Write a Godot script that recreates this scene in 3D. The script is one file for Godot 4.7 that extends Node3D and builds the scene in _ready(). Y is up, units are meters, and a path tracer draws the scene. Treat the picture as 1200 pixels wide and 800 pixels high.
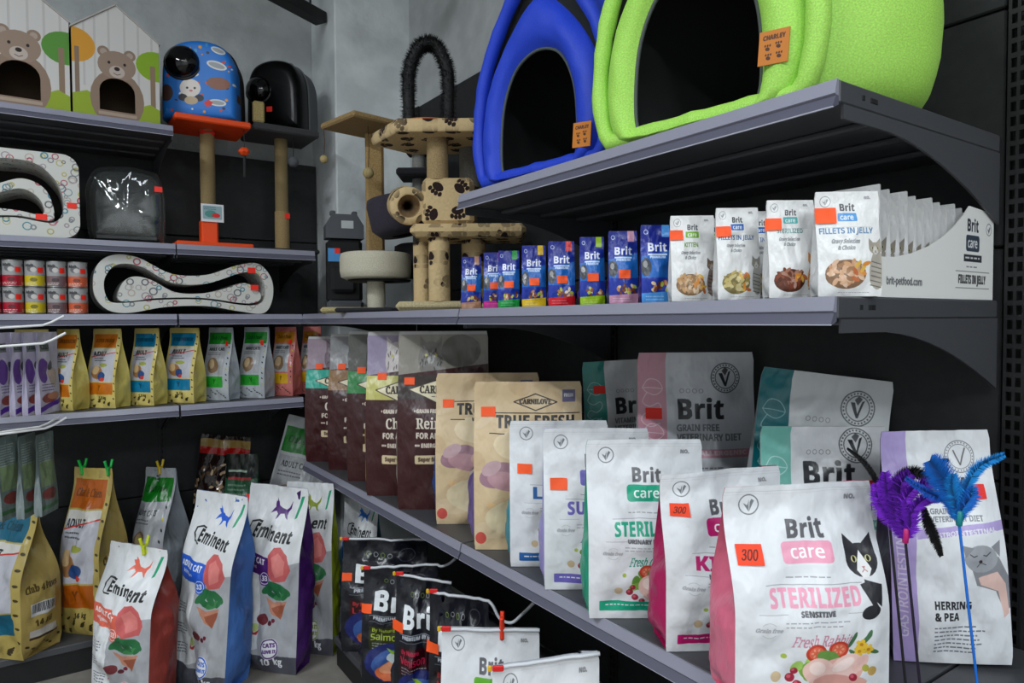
extends Node3D

var used := {}
var noise := FastNoiseLite.new()
var fonts := {}
var glyphs := {}
var M := {}
var tops := {}


func _ready() -> void:
	noise.seed = 7
	noise.frequency = 1.0
	noise.fractal_octaves = 2
	set_camera_and_light()
	make_materials()
	make_structure()
	make_shelving()
	fill_lower_shelf()
	fill_middle_shelf()
	fill_top_shelf()
	fill_back_run()
	fill_floor()


func set_camera_and_light() -> void:
	var cam := Camera3D.new()
	cam.name = "camera"
	add_child(cam)
	cam.position = Vector3(0, 1.22, 0)
	cam.rotation_degrees = Vector3(-1.784, -34.35, -0.324)
	cam.fov = 53.13
	cam.near = 0.02
	cam.current = true
	var we := WorldEnvironment.new()
	we.name = "environment"
	var e := Environment.new()
	e.background_mode = Environment.BG_COLOR
	e.background_color = Color(0.02, 0.02, 0.022)
	e.ambient_light_source = Environment.AMBIENT_SOURCE_DISABLED
	e.tonemap_mode = Environment.TONE_MAPPER_LINEAR
	e.tonemap_exposure = 0.77
	e.sdfgi_enabled = true
	e.ssao_enabled = true
	e.ssil_enabled = true
	we.environment = e
	add_child(we)
	# linear LED battens under the ceiling: two near the camera, one further down the aisle
	for p in [[Vector3(-1.5, 3.1, -1.1), 1.3, 9.0], [Vector3(-1.2, 3.1, 0.9), 1.3, 3.5], [Vector3(0.15, 3.1, 0.4), 1.3, 1.0], [Vector3(-1.0, 3.1, 3.0), 1.3, 11.0], [Vector3(0.5, 3.1, 3.2), 1.3, 6.0]]:
		lamp(p[0], p[1], p[2])


func lamp(at: Vector3, length: float, energy: float) -> void:
	var t := thing("ceiling_lamp", ["white linear ceiling lamp down the aisle on the left", "white linear ceiling lamp behind the viewer on the left", "white linear ceiling lamp above the viewer", "white linear ceiling lamp far behind the viewer on the left", "white linear ceiling lamp far behind the viewer on the right"][used.get("ceiling_lamp", 0)], "lamp", at, 0.0, "ceiling lamps")
	part("housing", box(Vector3(0.14, 0.05, length), 0.006), plastic(Color(0.9, 0.9, 0.9), 0.5), t, Vector3(0, 0.035, 0))
	var glow := StandardMaterial3D.new()
	glow.albedo_color = Color(0.95, 0.95, 0.95)
	glow.emission_enabled = true
	glow.emission = Color(0.95, 0.98, 1.0)
	glow.emission_energy_multiplier = 3.0
	part("diffuser", box(Vector3(0.11, 0.02, length - 0.04), 0.004), glow, t, Vector3(0, 0.002, 0))
	var a := AreaLight3D.new()
	a.name = "light"
	a.area_size = Vector2(0.11, length - 0.04)
	a.light_color = Color(0.95, 0.98, 1.0)
	a.light_energy = energy
	a.shadow_enabled = true
	a.area_range = 12.0
	a.area_attenuation = 2.0
	t.add_child(a)
	a.position = Vector3(0, -0.012, 0)
	a.rotation_degrees = Vector3(-90, 0, 0)


# ---------------------------------------------------------------- nodes
func numbered(called: String) -> String:
	var n: int = used.get(called, 0)
	used[called] = n + 1
	return called if n == 0 else "%s_%03d" % [called, n]


func thing(called: String, label: String, category: String, at := Vector3.ZERO, turn := 0.0, group := "") -> Node3D:
	var o := Node3D.new()
	o.name = numbered(called)
	add_child(o)
	o.position = at
	o.rotation_degrees.y = turn
	o.set_meta("label", label)
	o.set_meta("category", category)
	if group:
		o.set_meta("group", group)
	return o


func part(called: String, mesh: Mesh, mat: Material, parent: Node3D, at := Vector3.ZERO, turn := Vector3.ZERO) -> MeshInstance3D:
	var o := MeshInstance3D.new()
	o.name = called
	o.mesh = mesh
	o.material_override = mat
	parent.add_child(o, true)
	o.position = at
	o.rotation_degrees = turn
	return o


func struct(called: String, mesh: Mesh, mat: Material, at := Vector3.ZERO, turn := Vector3.ZERO) -> MeshInstance3D:
	var o := part(called, mesh, mat, self, at, turn)
	o.set_meta("kind", "structure")
	return o


# ---------------------------------------------------------------- meshes
func commit(st: SurfaceTool) -> ArrayMesh:
	st.generate_normals()
	return st.commit()


func tri(st: SurfaceTool, a: Vector3, b: Vector3, c: Vector3) -> void:
	st.add_vertex(a)
	st.add_vertex(b)
	st.add_vertex(c)


func quad(st: SurfaceTool, a: Vector3, b: Vector3, c: Vector3, d: Vector3) -> void:
	tri(st, a, b, c)
	tri(st, a, c, d)


# box with chamfered edges
func box(size: Vector3, ch := 0.002) -> ArrayMesh:
	var st := SurfaceTool.new()
	st.begin(Mesh.PRIMITIVE_TRIANGLES)
	st.set_smooth_group(-1)
	add_box(st, Vector3.ZERO, size, ch)
	return commit(st)


func add_box(st: SurfaceTool, c: Vector3, size: Vector3, ch := 0.0) -> void:
	var h := size / 2.0
	ch = min(ch, min(h.x, min(h.y, h.z)) * 0.9)
	for ax in 3:
		var u := (ax + 1) % 3
		var v := (ax + 2) % 3
		for s in [-1.0, 1.0]:
			var q := []
			for k in [[-1, -1], [-1, 1], [1, 1], [1, -1]]:
				var p := Vector3.ZERO
				p[ax] = s * h[ax]
				p[u] = k[0] * (h[u] - ch)
				p[v] = k[1] * (h[v] - ch)
				q.append(c + p)
			if s > 0:
				quad(st, q[0], q[1], q[2], q[3])
			else:
				quad(st, q[3], q[2], q[1], q[0])
	if ch <= 0.0:
		return
	for ax in 3:
		var u := (ax + 1) % 3
		var v := (ax + 2) % 3
		for su in [-1.0, 1.0]:
			for sv in [-1.0, 1.0]:
				var p := []
				for k in [[-1, 0], [1, 0], [1, 1], [-1, 1]]:
					var w := Vector3.ZERO
					w[ax] = k[0] * (h[ax] - ch)
					w[u] = su * (h[u] - (ch if k[1] == 1 else 0.0))
					w[v] = sv * (h[v] - (0.0 if k[1] == 1 else ch))
					p.append(c + w)
				if su * sv < 0:
					quad(st, p[3], p[2], p[1], p[0])
				else:
					quad(st, p[0], p[1], p[2], p[3])
	for sx in [-1.0, 1.0]:
		for sy in [-1.0, 1.0]:
			for sz in [-1.0, 1.0]:
				var a := c + Vector3(sx * h.x, sy * (h.y - ch), sz * (h.z - ch))
				var b := c + Vector3(sx * (h.x - ch), sy * h.y, sz * (h.z - ch))
				var d := c + Vector3(sx * (h.x - ch), sy * (h.y - ch), sz * h.z)
				if sx * sy * sz > 0:
					tri(st, a, d, b)
				else:
					tri(st, a, b, d)


# polygon in x, y pushed from z = 0 to z = depth
func extrude(poly: PackedVector2Array, depth: float, holes: Array = []) -> ArrayMesh:
	var st := SurfaceTool.new()
	st.begin(Mesh.PRIMITIVE_TRIANGLES)
	st.set_smooth_group(-1)
	add_extrude(st, poly, depth, holes)
	return commit(st)


func add_extrude(st: SurfaceTool, poly: PackedVector2Array, depth: float, holes: Array = []) -> void:
	if Geometry2D.is_polygon_clockwise(poly):
		poly = poly.duplicate()
		poly.reverse()
	var flat := poly
	var loops := [poly]
	for hp in holes:
		var hq: PackedVector2Array = hp.duplicate()
		if not Geometry2D.is_polygon_clockwise(hq):
			hq.reverse()
		loops.append(hq)
		flat = bridge(flat, hq)
	var idx := Geometry2D.triangulate_polygon(flat)
	var lo := Vector2(1e9, 1e9)
	var hi := Vector2(-1e9, -1e9)
	for p in poly:
		lo = lo.min(p)
		hi = hi.max(p)
	var sz := hi - lo
	for k in range(0, idx.size(), 3):
		var a := flat[idx[k]]
		var b := flat[idx[k + 1]]
		var c := flat[idx[k + 2]]
		if (b - a).cross(c - a) < 0:
			var s := b
			b = c
			c = s
		for p in [a, c, b]:
			st.set_uv(Vector2((p.x - lo.x) / sz.x, 1.0 - (p.y - lo.y) / sz.y))
			st.add_vertex(Vector3(p.x, p.y, depth))
		for p in [a, b, c]:
			st.set_uv(Vector2((p.x - lo.x) / sz.x, 1.0 - (p.y - lo.y) / sz.y))
			st.add_vertex(Vector3(p.x, p.y, 0))
	for lp in loops:
		for i in lp.size():
			var a: Vector2 = lp[i]
			var b: Vector2 = lp[(i + 1) % lp.size()]
			st.set_uv(Vector2(0.5, 0.999))
			quad(st, Vector3(a.x, a.y, 0), Vector3(a.x, a.y, depth), Vector3(b.x, b.y, depth), Vector3(b.x, b.y, 0))


func bridge(outer: PackedVector2Array, hole: PackedVector2Array) -> PackedVector2Array:
	var best := 1e9
	var bi := 0
	var bj := 0
	for i in outer.size():
		for j in hole.size():
			var d := outer[i].distance_squared_to(hole[j])
			if d < best:
				best = d
				bi = i
				bj = j
	var r := PackedVector2Array()
	for i in bi + 1:
		r.append(outer[i])
	for j in hole.size() + 1:
		r.append(hole[(bj + j) % hole.size()])
	for i in range(bi, outer.size()):
		r.append(outer[i])
	return r


# smooth sheet from fn(u, v); wound so that its front looks along du x dv
func sheet(nu: int, nv: int, fn: Callable, flip := false) -> ArrayMesh:
	var pts := PackedVector3Array()
	var uvs := PackedVector2Array()
	for j in nv + 1:
		for i in nu + 1:
			pts.append(fn.call(float(i) / nu, float(j) / nv))
			uvs.append(Vector2(float(i) / nu, 1.0 - float(j) / nv))
	return grid(pts, uvs, nu, nv, flip)


func grid(pts: PackedVector3Array, uvs: PackedVector2Array, nu: int, nv: int, flip := false) -> ArrayMesh:
	var nrm := PackedVector3Array()
	nrm.resize(pts.size())
	var w := nu + 1
	var closed := pts[0].distance_to(pts[nu]) < 1e-5 and pts[w * (nv / 2)].distance_to(pts[w * (nv / 2) + nu]) < 1e-5
	for j in nv + 1:
		for i in w:
			var l := i - 1 if i > 0 else (nu - 1 if closed else 0)
			var r := i + 1 if i < nu else (1 if closed else nu)
			var du := pts[j * w + r] - pts[j * w + l]
			var dv := pts[min(j + 1, nv) * w + i] - pts[max(j - 1, 0) * w + i]
			var n := du.cross(dv)
			if n.length() < 1e-12:
				n = Vector3.UP
			nrm[j * w + i] = -n.normalized() if flip else n.normalized()
	var idx := PackedInt32Array()
	for j in nv:
		for i in nu:
			var a := j * w + i
			var b := a + 1
			var c := a + w
			var d := c + 1
			if flip:
				idx.append_array([a, b, d, a, d, c])
			else:
				idx.append_array([a, d, b, a, c, d])
	var arr := []
	arr.resize(Mesh.ARRAY_MAX)
	arr[Mesh.ARRAY_VERTEX] = pts
	arr[Mesh.ARRAY_NORMAL] = nrm
	arr[Mesh.ARRAY_TEX_UV] = uvs
	arr[Mesh.ARRAY_INDEX] = idx
	var m := ArrayMesh.new()
	m.add_surface_from_arrays(Mesh.PRIMITIVE_TRIANGLES, arr)
	return m


# profile points (radius, y) turned about y
func lathe(prof: Array, n := 24) -> ArrayMesh:
	var pts := PackedVector3Array()
	var uvs := PackedVector2Array()
	var run := [0.0]
	for j in range(1, prof.size()):
		run.append(run[j - 1] + prof[j].distance_to(prof[j - 1]))
	for j in prof.size():
		for i in n + 1:
			var a := TAU * i / n
			pts.append(Vector3(prof[j].x * sin(a), prof[j].y, prof[j].x * cos(a)))
			uvs.append(Vector2(float(i) / n, 1.0 - run[j] / run[-1]))
	return grid(pts, uvs, n, prof.size() - 1)


func tube(path: Array, r: float, n := 8, closed := false, uneven := 0.0) -> ArrayMesh:
	var pts := PackedVector3Array()
	var uvs := PackedVector2Array()
	var m := path.size()
	var up := Vector3.UP
	var cnt := m + (1 if closed else 0)
	var rows := []
	for j in cnt:
		var p: Vector3 = path[j % m]
		var a: Vector3 = path[(j - 1 + m) % m] if closed or j > 0 else p
		var b: Vector3 = path[(j + 1) % m] if closed or j < m - 1 else p
		var t := (b - a).normalized()
		if absf(t.dot(up)) > 0.95:
			up = Vector3.RIGHT if absf(t.x) < 0.9 else Vector3.BACK
		var s := t.cross(up).normalized()
		up = s.cross(t).normalized()
		rows.append([p, s, up])
	var ends := not closed
	if ends:
		rows.push_front(rows[0])
		rows.push_back(rows[-1])
	for j in rows.size():
		var rr := r
		if ends and (j == 0 or j == rows.size() - 1):
			rr = r * 0.02
		if uneven > 0.0:
			var rp: Vector3 = rows[j][0]
			rr *= 1.0 + uneven * noise.get_noise_3d(rp.x * 26.0, rp.y * 26.0, rp.z * 26.0 + 3.0)
		for i in n + 1:
			var a := TAU * i / n
			pts.append(rows[j][0] + (rows[j][1] * cos(a) + rows[j][2] * sin(a)) * rr)
			uvs.append(Vector2(float(i) / n, float(j) / (rows.size() - 1)))
	return grid(pts, uvs, n, rows.size() - 1, true)


func spline(ctrl: Array, steps := 8, closed := false) -> Array:
	var out := []
	var m := ctrl.size()
	for i in (m if closed else m - 1):
		var p0 = ctrl[(i - 1 + m) % m] if closed or i > 0 else ctrl[0]
		var p1 = ctrl[i]
		var p2 = ctrl[(i + 1) % m]
		var p3 = ctrl[(i + 2) % m] if closed or i < m - 2 else ctrl[m - 1]
		for k in steps:
			out.append(p1.cubic_interpolate(p2, p0, p3, float(k) / steps))
	if not closed:
		out.append(ctrl[m - 1])
	return out


# ---------------------------------------------------------------- materials
func plastic(c: Color, rough := 0.5, metal := 0.0) -> StandardMaterial3D:
	var key := "%s %s %s" % [c, rough, metal]
	if M.has(key):
		return M[key]
	var m := StandardMaterial3D.new()
	m.albedo_color = c
	m.roughness = rough
	m.metallic = metal
	M[key] = m
	return m


func noise_tex(freq: float, a: Color, b: Color, size := 256, octaves := 4, sd := 1) -> NoiseTexture2D:
	var n := FastNoiseLite.new()
	n.seed = sd
	n.frequency = freq
	n.fractal_octaves = octaves
	var t := NoiseTexture2D.new()
	t.width = size
	t.height = size
	t.seamless = true
	t.noise = n
	var g := Gradient.new()
	g.offsets = PackedFloat32Array([0.25, 0.75])
	g.colors = PackedColorArray([a, b])
	t.color_ramp = g
	return t


func bump_tex(freq: float, strength: float, size := 256, sd := 2) -> NoiseTexture2D:
	var n := FastNoiseLite.new()
	n.seed = sd
	n.frequency = freq
	n.fractal_octaves = 4
	var t := NoiseTexture2D.new()
	t.width = size
	t.height = size
	t.seamless = true
	t.as_normal_map = true
	t.bump_strength = strength
	t.noise = n
	return t


func tri_mat(tex: Texture2D, scale: float, rough: float, normal: Texture2D = null) -> StandardMaterial3D:
	var m := StandardMaterial3D.new()
	m.albedo_texture = tex
	m.roughness = rough
	m.uv1_triplanar = true
	m.uv1_world_triplanar = true
	m.uv1_scale = Vector3.ONE * scale
	if normal:
		m.normal_enabled = true
		m.normal_texture = normal
	return m


func printed(im: Image, rough := 0.38) -> StandardMaterial3D:
	var m := StandardMaterial3D.new()
	m.albedo_texture = ImageTexture.create_from_image(im)
	m.roughness = rough
	return m


func make_materials() -> void:
	M.shelf = plastic(Color(0.27, 0.275, 0.29), 0.45, 0.0)
	M.rail = plastic(Color(0.56, 0.56, 0.62), 0.28)
	M.rail_lip = plastic(Color(0.36, 0.36, 0.42), 0.3)
	M.black = plastic(Color(0.07, 0.07, 0.075), 0.6)
	M.panel = tri_mat(noise_tex(0.05, Color(0.115, 0.12, 0.125), Color(0.14, 0.145, 0.15)), 2.0, 0.65)
	M.wall = tri_mat(noise_tex(0.02, Color(0.72, 0.735, 0.735), Color(0.77, 0.785, 0.785)), 1.2, 0.9, bump_tex(0.06, 0.8))
	M.concrete = tri_mat(noise_tex(0.012, Color(0.84, 0.86, 0.865), Color(0.93, 0.95, 0.95), 256, 5, 5), 1.0, 0.9, bump_tex(0.04, 1.0))
	M.floor = tri_mat(noise_tex(0.03, Color(0.50, 0.48, 0.45), Color(0.56, 0.54, 0.51)), 1.0, 0.55)
	M.white = plastic(Color(0.9, 0.9, 0.9), 0.6)
	M.sticker = plastic(Color(1.0, 0.35, 0.10), 0.6)
	M.red_sticker = plastic(Color(0.96, 0.16, 0.08), 0.6)


# ---------------------------------------------------------------- printing: flat artwork drawn into an Image
# Units: the sheet is 100 wide; y runs down from the top edge.
class Ink:
	var im: Image
	var s: float
	var hgt: float
	var host

	func _init(h_: Object, px: int, aspect: float, bg: Color) -> void:
		host = h_
		im = Image.create(px * 2, int(px * 2 * aspect), false, Image.FORMAT_RGBA8)
		im.fill(bg)
		s = px * 2 / 100.0
		hgt = 100.0 * aspect

	func done() -> Image:
		im.resize(im.get_width() / 2, im.get_height() / 2, Image.INTERPOLATE_BILINEAR)
		return im

	func rect(x: float, y: float, w: float, h: float, c: Color) -> void:
		im.fill_rect(Rect2i(int(round(x * s)), int(round(y * s)), int(max(1.0, round(w * s))), int(max(1.0, round(h * s)))), c)

	func poly(pts: Array, c: Color) -> void:
		var lo := 1e9
		var hi := -1e9
		for p in pts:
			lo = min(lo, p[1] * s)
			hi = max(hi, p[1] * s)
		var n := pts.size()
		for y in range(max(0, int(floor(lo))), min(im.get_height(), int(ceil(hi)) + 1)):
			var yy := y + 0.5
			var xs := []
			for i in n:
				var ay: float = pts[i][1] * s
				var by: float = pts[(i + 1) % n][1] * s
				if (ay <= yy) != (by <= yy):
					var ax: float = pts[i][0] * s
					var bx: float = pts[(i + 1) % n][0] * s
					xs.append(ax + (yy - ay) / (by - ay) * (bx - ax))
			xs.sort()
			for k in range(0, xs.size() - 1, 2):
				var a := int(round(xs[k]))
				var b := int(round(xs[k + 1]))
				if b > a:
					im.fill_rect(Rect2i(a, y, b - a, 1), c)

	func ell(cx: float, cy: float, rx: float, ry: float, c: Color, rot := 0.0, n := 22) -> void:
		var pts := []
		var cr := cos(rot)
		var sr := sin(rot)
		for i in n:
			var a := TAU * i / n
			var x := cos(a) * rx
			var y := sin(a) * ry
			pts.append([cx + x * cr - y * sr, cy + x * sr + y * cr])
		poly(pts, c)

	func ring(cx: float, cy: float, r: float, w: float, c: Color, n := 30) -> void:
		var pts := []
		for i in n + 1:
			pts.append([cx + cos(TAU * i / n) * r, cy + sin(TAU * i / n) * r])
		line(pts, w, c)

	func line(pts: Array, w: float, c: Color) -> void:
		for i in pts.size() - 1:
			var a := Vector2(pts[i][0], pts[i][1])
			var b := Vector2(pts[i + 1][0], pts[i + 1][1])
			var d := (b - a).normalized()
			var nn := Vector2(-d.y, d.x) * w / 2.0
			a -= d * w * 0.2
			b += d * w * 0.2
			poly([[a.x + nn.x, a.y + nn.y], [b.x + nn.x, b.y + nn.y], [b.x - nn.x, b.y - nn.y], [a.x - nn.x, a.y - nn.y]], c)

	func rrect(x: float, y: float, w: float, h: float, r: float, c: Color) -> void:
		var pts := []
		for q in [[x + w - r, y + r, -PI / 2], [x + w - r, y + h - r, 0.0], [x + r, y + h - r, PI / 2], [x + r, y + r, PI]]:
			for k in 6:
				var a: float = q[2] + PI / 2 * k / 5
				pts.append([q[0] + cos(a) * r, q[1] + sin(a) * r])
		poly(pts, c)

	# size = height of a capital letter; (x, y) = baseline at the alignment point; width > 0 squeezes the line to that width
	func text(t: String, x: float, y: float, size: float, c: Color, align := 0.5, font := "b", width := 0.0, skew := 0.0, rot := 0.0) -> void:
		var mk: Image = host.word(t, font)
		var base := 64.0
		var k := size * s / (base * 0.715)
		var tw := int(max(2.0, mk.get_width() * k if width <= 0.0 else width * s))
		var th := int(max(2.0, mk.get_height() * k))
		var m := mk.duplicate() as Image
		m.resize(tw, th, Image.INTERPOLATE_LANCZOS if k < 0.9 else Image.INTERPOLATE_BILINEAR)
		var base_y := 72.0 * k
		if skew != 0.0:
			var extra := int(ceil(absf(skew) * th))
			var m2 := Image.create(tw + extra, th, false, Image.FORMAT_RGBA8)
			for r in th:
				var off := int((base_y - r) * skew + (0.0 if skew > 0 else extra) + (extra * 0.3 if skew > 0 else 0.0))
				m2.blit_rect(m, Rect2i(0, r, tw, 1), Vector2i(clampi(off, 0, extra), r))
			m = m2
		var px := x * s - m.get_width() * align
		var py := y * s - base_y
		if rot != 0.0:
			var w := m.get_width()
			var h := m.get_height()
			var piv := Vector2(w * align, base_y)
			var rad := int(ceil(Vector2(w, h).length()))
			var m3 := Image.create(rad * 2, rad * 2, false, Image.FORMAT_RGBA8)
			var cr := cos(rot)
			var sr := sin(rot)
			for yy in rad * 2:
				for xx in rad * 2:
					var dx := float(xx - rad)
					var dy := float(yy - rad)
					var ux := int(piv.x + dx * cr + dy * sr)
					var uy := int(piv.y - dx * sr + dy * cr)
					if ux >= 0 and uy >= 0 and ux < w and uy < h:
						m3.set_pixel(xx, yy, m.get_pixel(ux, uy))
			m = m3
			px = x * s - rad
			py = y * s - rad
		var col := Image.create(m.get_width(), m.get_height(), false, Image.FORMAT_RGBA8)
		col.fill(c)
		im.blend_rect_mask(col, m, Rect2i(0, 0, m.get_width(), m.get_height()), Vector2i(int(px), int(py)))

	# lines of print too small to read in the photograph
	func small(x: float, y: float, w: float, rows: int, c: Color, sd := 1, pitch := 2.4, size := 1.3) -> void:
		var rng := RandomNumberGenerator.new()
		rng.seed = sd
		for r in rows:
			var xx := x
			while xx < x + w * (0.7 + 0.3 * rng.randf()):
				var l := rng.randf_range(1.5, 5.0)
				rect(xx, y + r * pitch, min(l, x + w - xx), size * 0.55, c)
				xx += l + 1.0


func font_rid(f: String) -> RID:
	if not fonts.has(f):
		var sf := SystemFont.new()
		sf.font_names = PackedStringArray([{"b": "Droid Sans", "r": "Droid Sans", "s": "Droid Serif", "t": "Droid Serif", "m": "Droid Sans Mono"}[f]])
		sf.font_weight = 700 if f in ["b", "s"] else 400
		fonts[f] = sf
	return fonts[f].get_rids()[0]


func word(t: String, f: String) -> Image:
	var ts := TextServerManager.get_primary_interface()
	var rid := font_rid(f)
	var sz := Vector2i(64, 0)
	var total := 4
	var list := []
	for i in t.length():
		var key := f + t[i]
		if not glyphs.has(key):
			var gi := ts.font_get_glyph_index(rid, 64, t.unicode_at(i), 0)
			ts.font_render_glyph(rid, sz, gi)
			var uv := ts.font_get_glyph_uv_rect(rid, sz, gi)
			var sub: Image = null
			if uv.size.x > 0:
				var at := ts.font_get_texture_image(rid, sz, ts.font_get_glyph_texture_idx(rid, sz, gi))
				sub = at.get_region(Rect2i(uv))
				sub.convert(Image.FORMAT_RGBA8)
			glyphs[key] = [sub, ts.font_get_glyph_offset(rid, sz, gi), ts.font_get_glyph_advance(rid, 64, gi).x]
		list.append(glyphs[key])
		total += int(glyphs[key][2])
	var im := Image.create(total, 96, false, Image.FORMAT_RGBA8)
	im.fill(Color(1, 1, 1, 0))
	var x := 2.0
	for g in list:
		if g[0]:
			im.blend_rect(g[0], Rect2i(Vector2i.ZERO, g[0].get_size()), Vector2i(int(x + g[1].x), int(72 + g[1].y)))
		x += g[2]
	return im


# ---------------------------------------------------------------- the room
func make_structure() -> void:
	struct("floor", box(Vector3(5.4, 0.1, 8.6), 0.0), M.floor, Vector3(-1.1, -0.05, 0.6))
	struct("ceiling", box(Vector3(5.4, 0.1, 8.6), 0.0), plastic(Color(0.62, 0.63, 0.64), 0.9), Vector3(-1.1, 3.25, 0.6))
	struct("wall_right", box(Vector3(0.12, 3.2, 8.6), 0.0), M.wall, Vector3(1.54, 1.6, 0.6))
	struct("wall_back", box(Vector3(5.4, 3.2, 0.12), 0.0), M.wall, Vector3(-1.1, 1.6, -3.42))
	struct("wall_left", box(Vector3(0.12, 3.2, 8.6), 0.0), M.white, Vector3(-3.6, 1.6, 0.6))
	struct("wall_front", box(Vector3(5.4, 3.2, 0.12), 0.0), M.white, Vector3(-1.1, 1.6, 4.6))
	struct("wall_column", box(Vector3(0.38, 3.2, 0.33), 0.006), M.concrete, Vector3(1.299, 1.6, -3.195))
	# dark service rails under the ceiling in the corner
	for p in [[Vector3(0.78, 2.62, -2.98), 28.0, 0.7], [Vector3(1.14, 2.60, -2.5), 12.0, 0.5]]:
		var tr := struct("trim_%d" % (1 if p[0].x < 1.0 else 2), box(Vector3(p[2], 0.05, 0.07), 0.004), M.black, p[0], Vector3(0, p[1], 0))
		for x in [-0.4, 0.4]:
			var drop: float = 3.2 - p[0].y - 0.02
			part("hanger", tube([Vector3(0, 0, 0), Vector3(0, drop * 0.5, 0), Vector3(0, drop, 0)], 0.005, 6), M.black, tr, Vector3(x * p[2], 0.02, 0))


func make_shelving() -> void:
	var g := thing("shelving_back_frame", "black panelled back frame of the shelving along the right wall", "shelving", Vector3(1.386, 0, -0.5))
	for u in 3:
		var ln := [1.0, 1.28, 0.99][u] as float
		for k in 5:
			var y0 := 0.1 + k * 0.415
			part("back_panel", box(Vector3(0.022, 0.411, ln - 0.004), 0.003), M.panel, g, Vector3(0.016, y0 + 0.2055, [-0.505, -1.647, 0.515][u]))
	for z in [0.015, -1.0, -2.27]:
		part("upright_post", slotted_post(2.17), M.black, g, Vector3(0.0, 0, z))
	g = thing("shelving_back_frame", "black panelled back frame of the shelving along the back wall", "shelving", Vector3(-0.1, 0, -3.29))
	for u in 2:
		for k in 5:
			part("back_panel", box(Vector3(0.996 if u == 0 else 0.696, 0.371, 0.022), 0.003), M.panel, g, Vector3(0.006 if u == 0 else 0.856, 0.1 + k * 0.375 + 0.1855, -0.016))
	for x in [0.5056]:
		part("upright_post", slotted_post(1.96), M.black, g, Vector3(x, 0, -0.007), Vector3(0, 90, 0))

	shelf("metal_shelf", "highest dark grey shelf on the right, carrying the two fabric pet houses", Vector3(1.38, 1.537, -1.007), -90, 1.0, 0.506, true)
	shelf("metal_shelf", "dark grey shelf at eye level carrying the row of pouches", Vector3(1.38, 1.250, -1.007), -90, 1.0, 0.506, true)
	shelf("metal_shelf", "dark grey corner shelf carrying the beige cat trees", Vector3(1.38, 1.250, -2.1485), -90, 1.277, 0.506, false)
	shelf("metal_shelf", "dark grey lower shelf carrying the white cat food bags", Vector3(1.38, 0.648, -1.007), -90, 1.0, 0.506, true)
	shelf("metal_shelf", "dark grey lower shelf carrying the maroon bags", Vector3(1.38, 0.648, -2.1485), -90, 1.277, 0.506, false)
	shelf("metal_shelf", "dark grey lower shelf of the near bay under the feather wands", Vector3(1.38, 0.648, -0.004), -90, 1.0, 0.506, true)
	shelf("metal_shelf", "highest shelf on the back wall, carrying the cardboard cat houses", Vector3(-0.1, 1.940, -3.29), 0, 1.01, 0.5, false)
	shelf("metal_shelf", "back wall shelf carrying the rounded scratcher and the clear carrier", Vector3(-0.1, 1.509, -3.29), 0, 1.01, 0.5, false)
	shelf("metal_shelf", "short back wall shelf under the two scratching posts", Vector3(0.665, 1.509, -3.29), 0, 0.519, 0.5, false)
	shelf("metal_shelf", "back wall shelf carrying the food cans", Vector3(-0.1, 1.250, -3.29), 0, 1.01, 0.5, false)
	shelf("metal_shelf", "short back wall shelf under the right end of the wavy scratcher", Vector3(0.638, 1.250, -3.29), 0, 0.46, 0.5, false)
	shelf("metal_shelf", "back wall shelf carrying the small yellow bags", Vector3(-0.1, 0.911, -3.29), 0, 1.01, 0.5, false)
	shelf("metal_shelf", "short back wall shelf carrying the silver and pink bags", Vector3(0.638, 0.911, -3.29), 0, 0.46, 0.5, false)
	base_deck("base_deck", "dark grey base deck under the shelving on the right wall", Vector3(1.38, 0, -0.9175), -90, 2.825, 0.56)
	base_deck("base_deck", "dark grey base deck under the shelving on the back wall", Vector3(0.05, 0, -3.286), 0, 1.28, 0.496)


func slotted_post(h: float) -> ArrayMesh:
	var st := SurfaceTool.new()
	st.begin(Mesh.PRIMITIVE_TRIANGLES)
	st.set_smooth_group(-1)
	for z in [-0.0135, 0.0, 0.0135]:
		add_box(st, Vector3(0, h / 2, z), Vector3(0.004, h, 0.005), 0.0)
	add_box(st, Vector3(0.022, h / 2, 0), Vector3(0.004, h, 0.032), 0.0)
	for z in [-0.0155, 0.0155]:
		add_box(st, Vector3(0.012, h / 2, z), Vector3(0.02, h, 0.0015), 0.0)
	var k := 0
	while k * 0.025 < h - 0.02:
		for z in [-0.00675, 0.00675]:
			add_box(st, Vector3(0, 0.02 + k * 0.025, z), Vector3(0.0038, 0.009, 0.009), 0.0)
		k += 1
	return commit(st)


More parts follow.
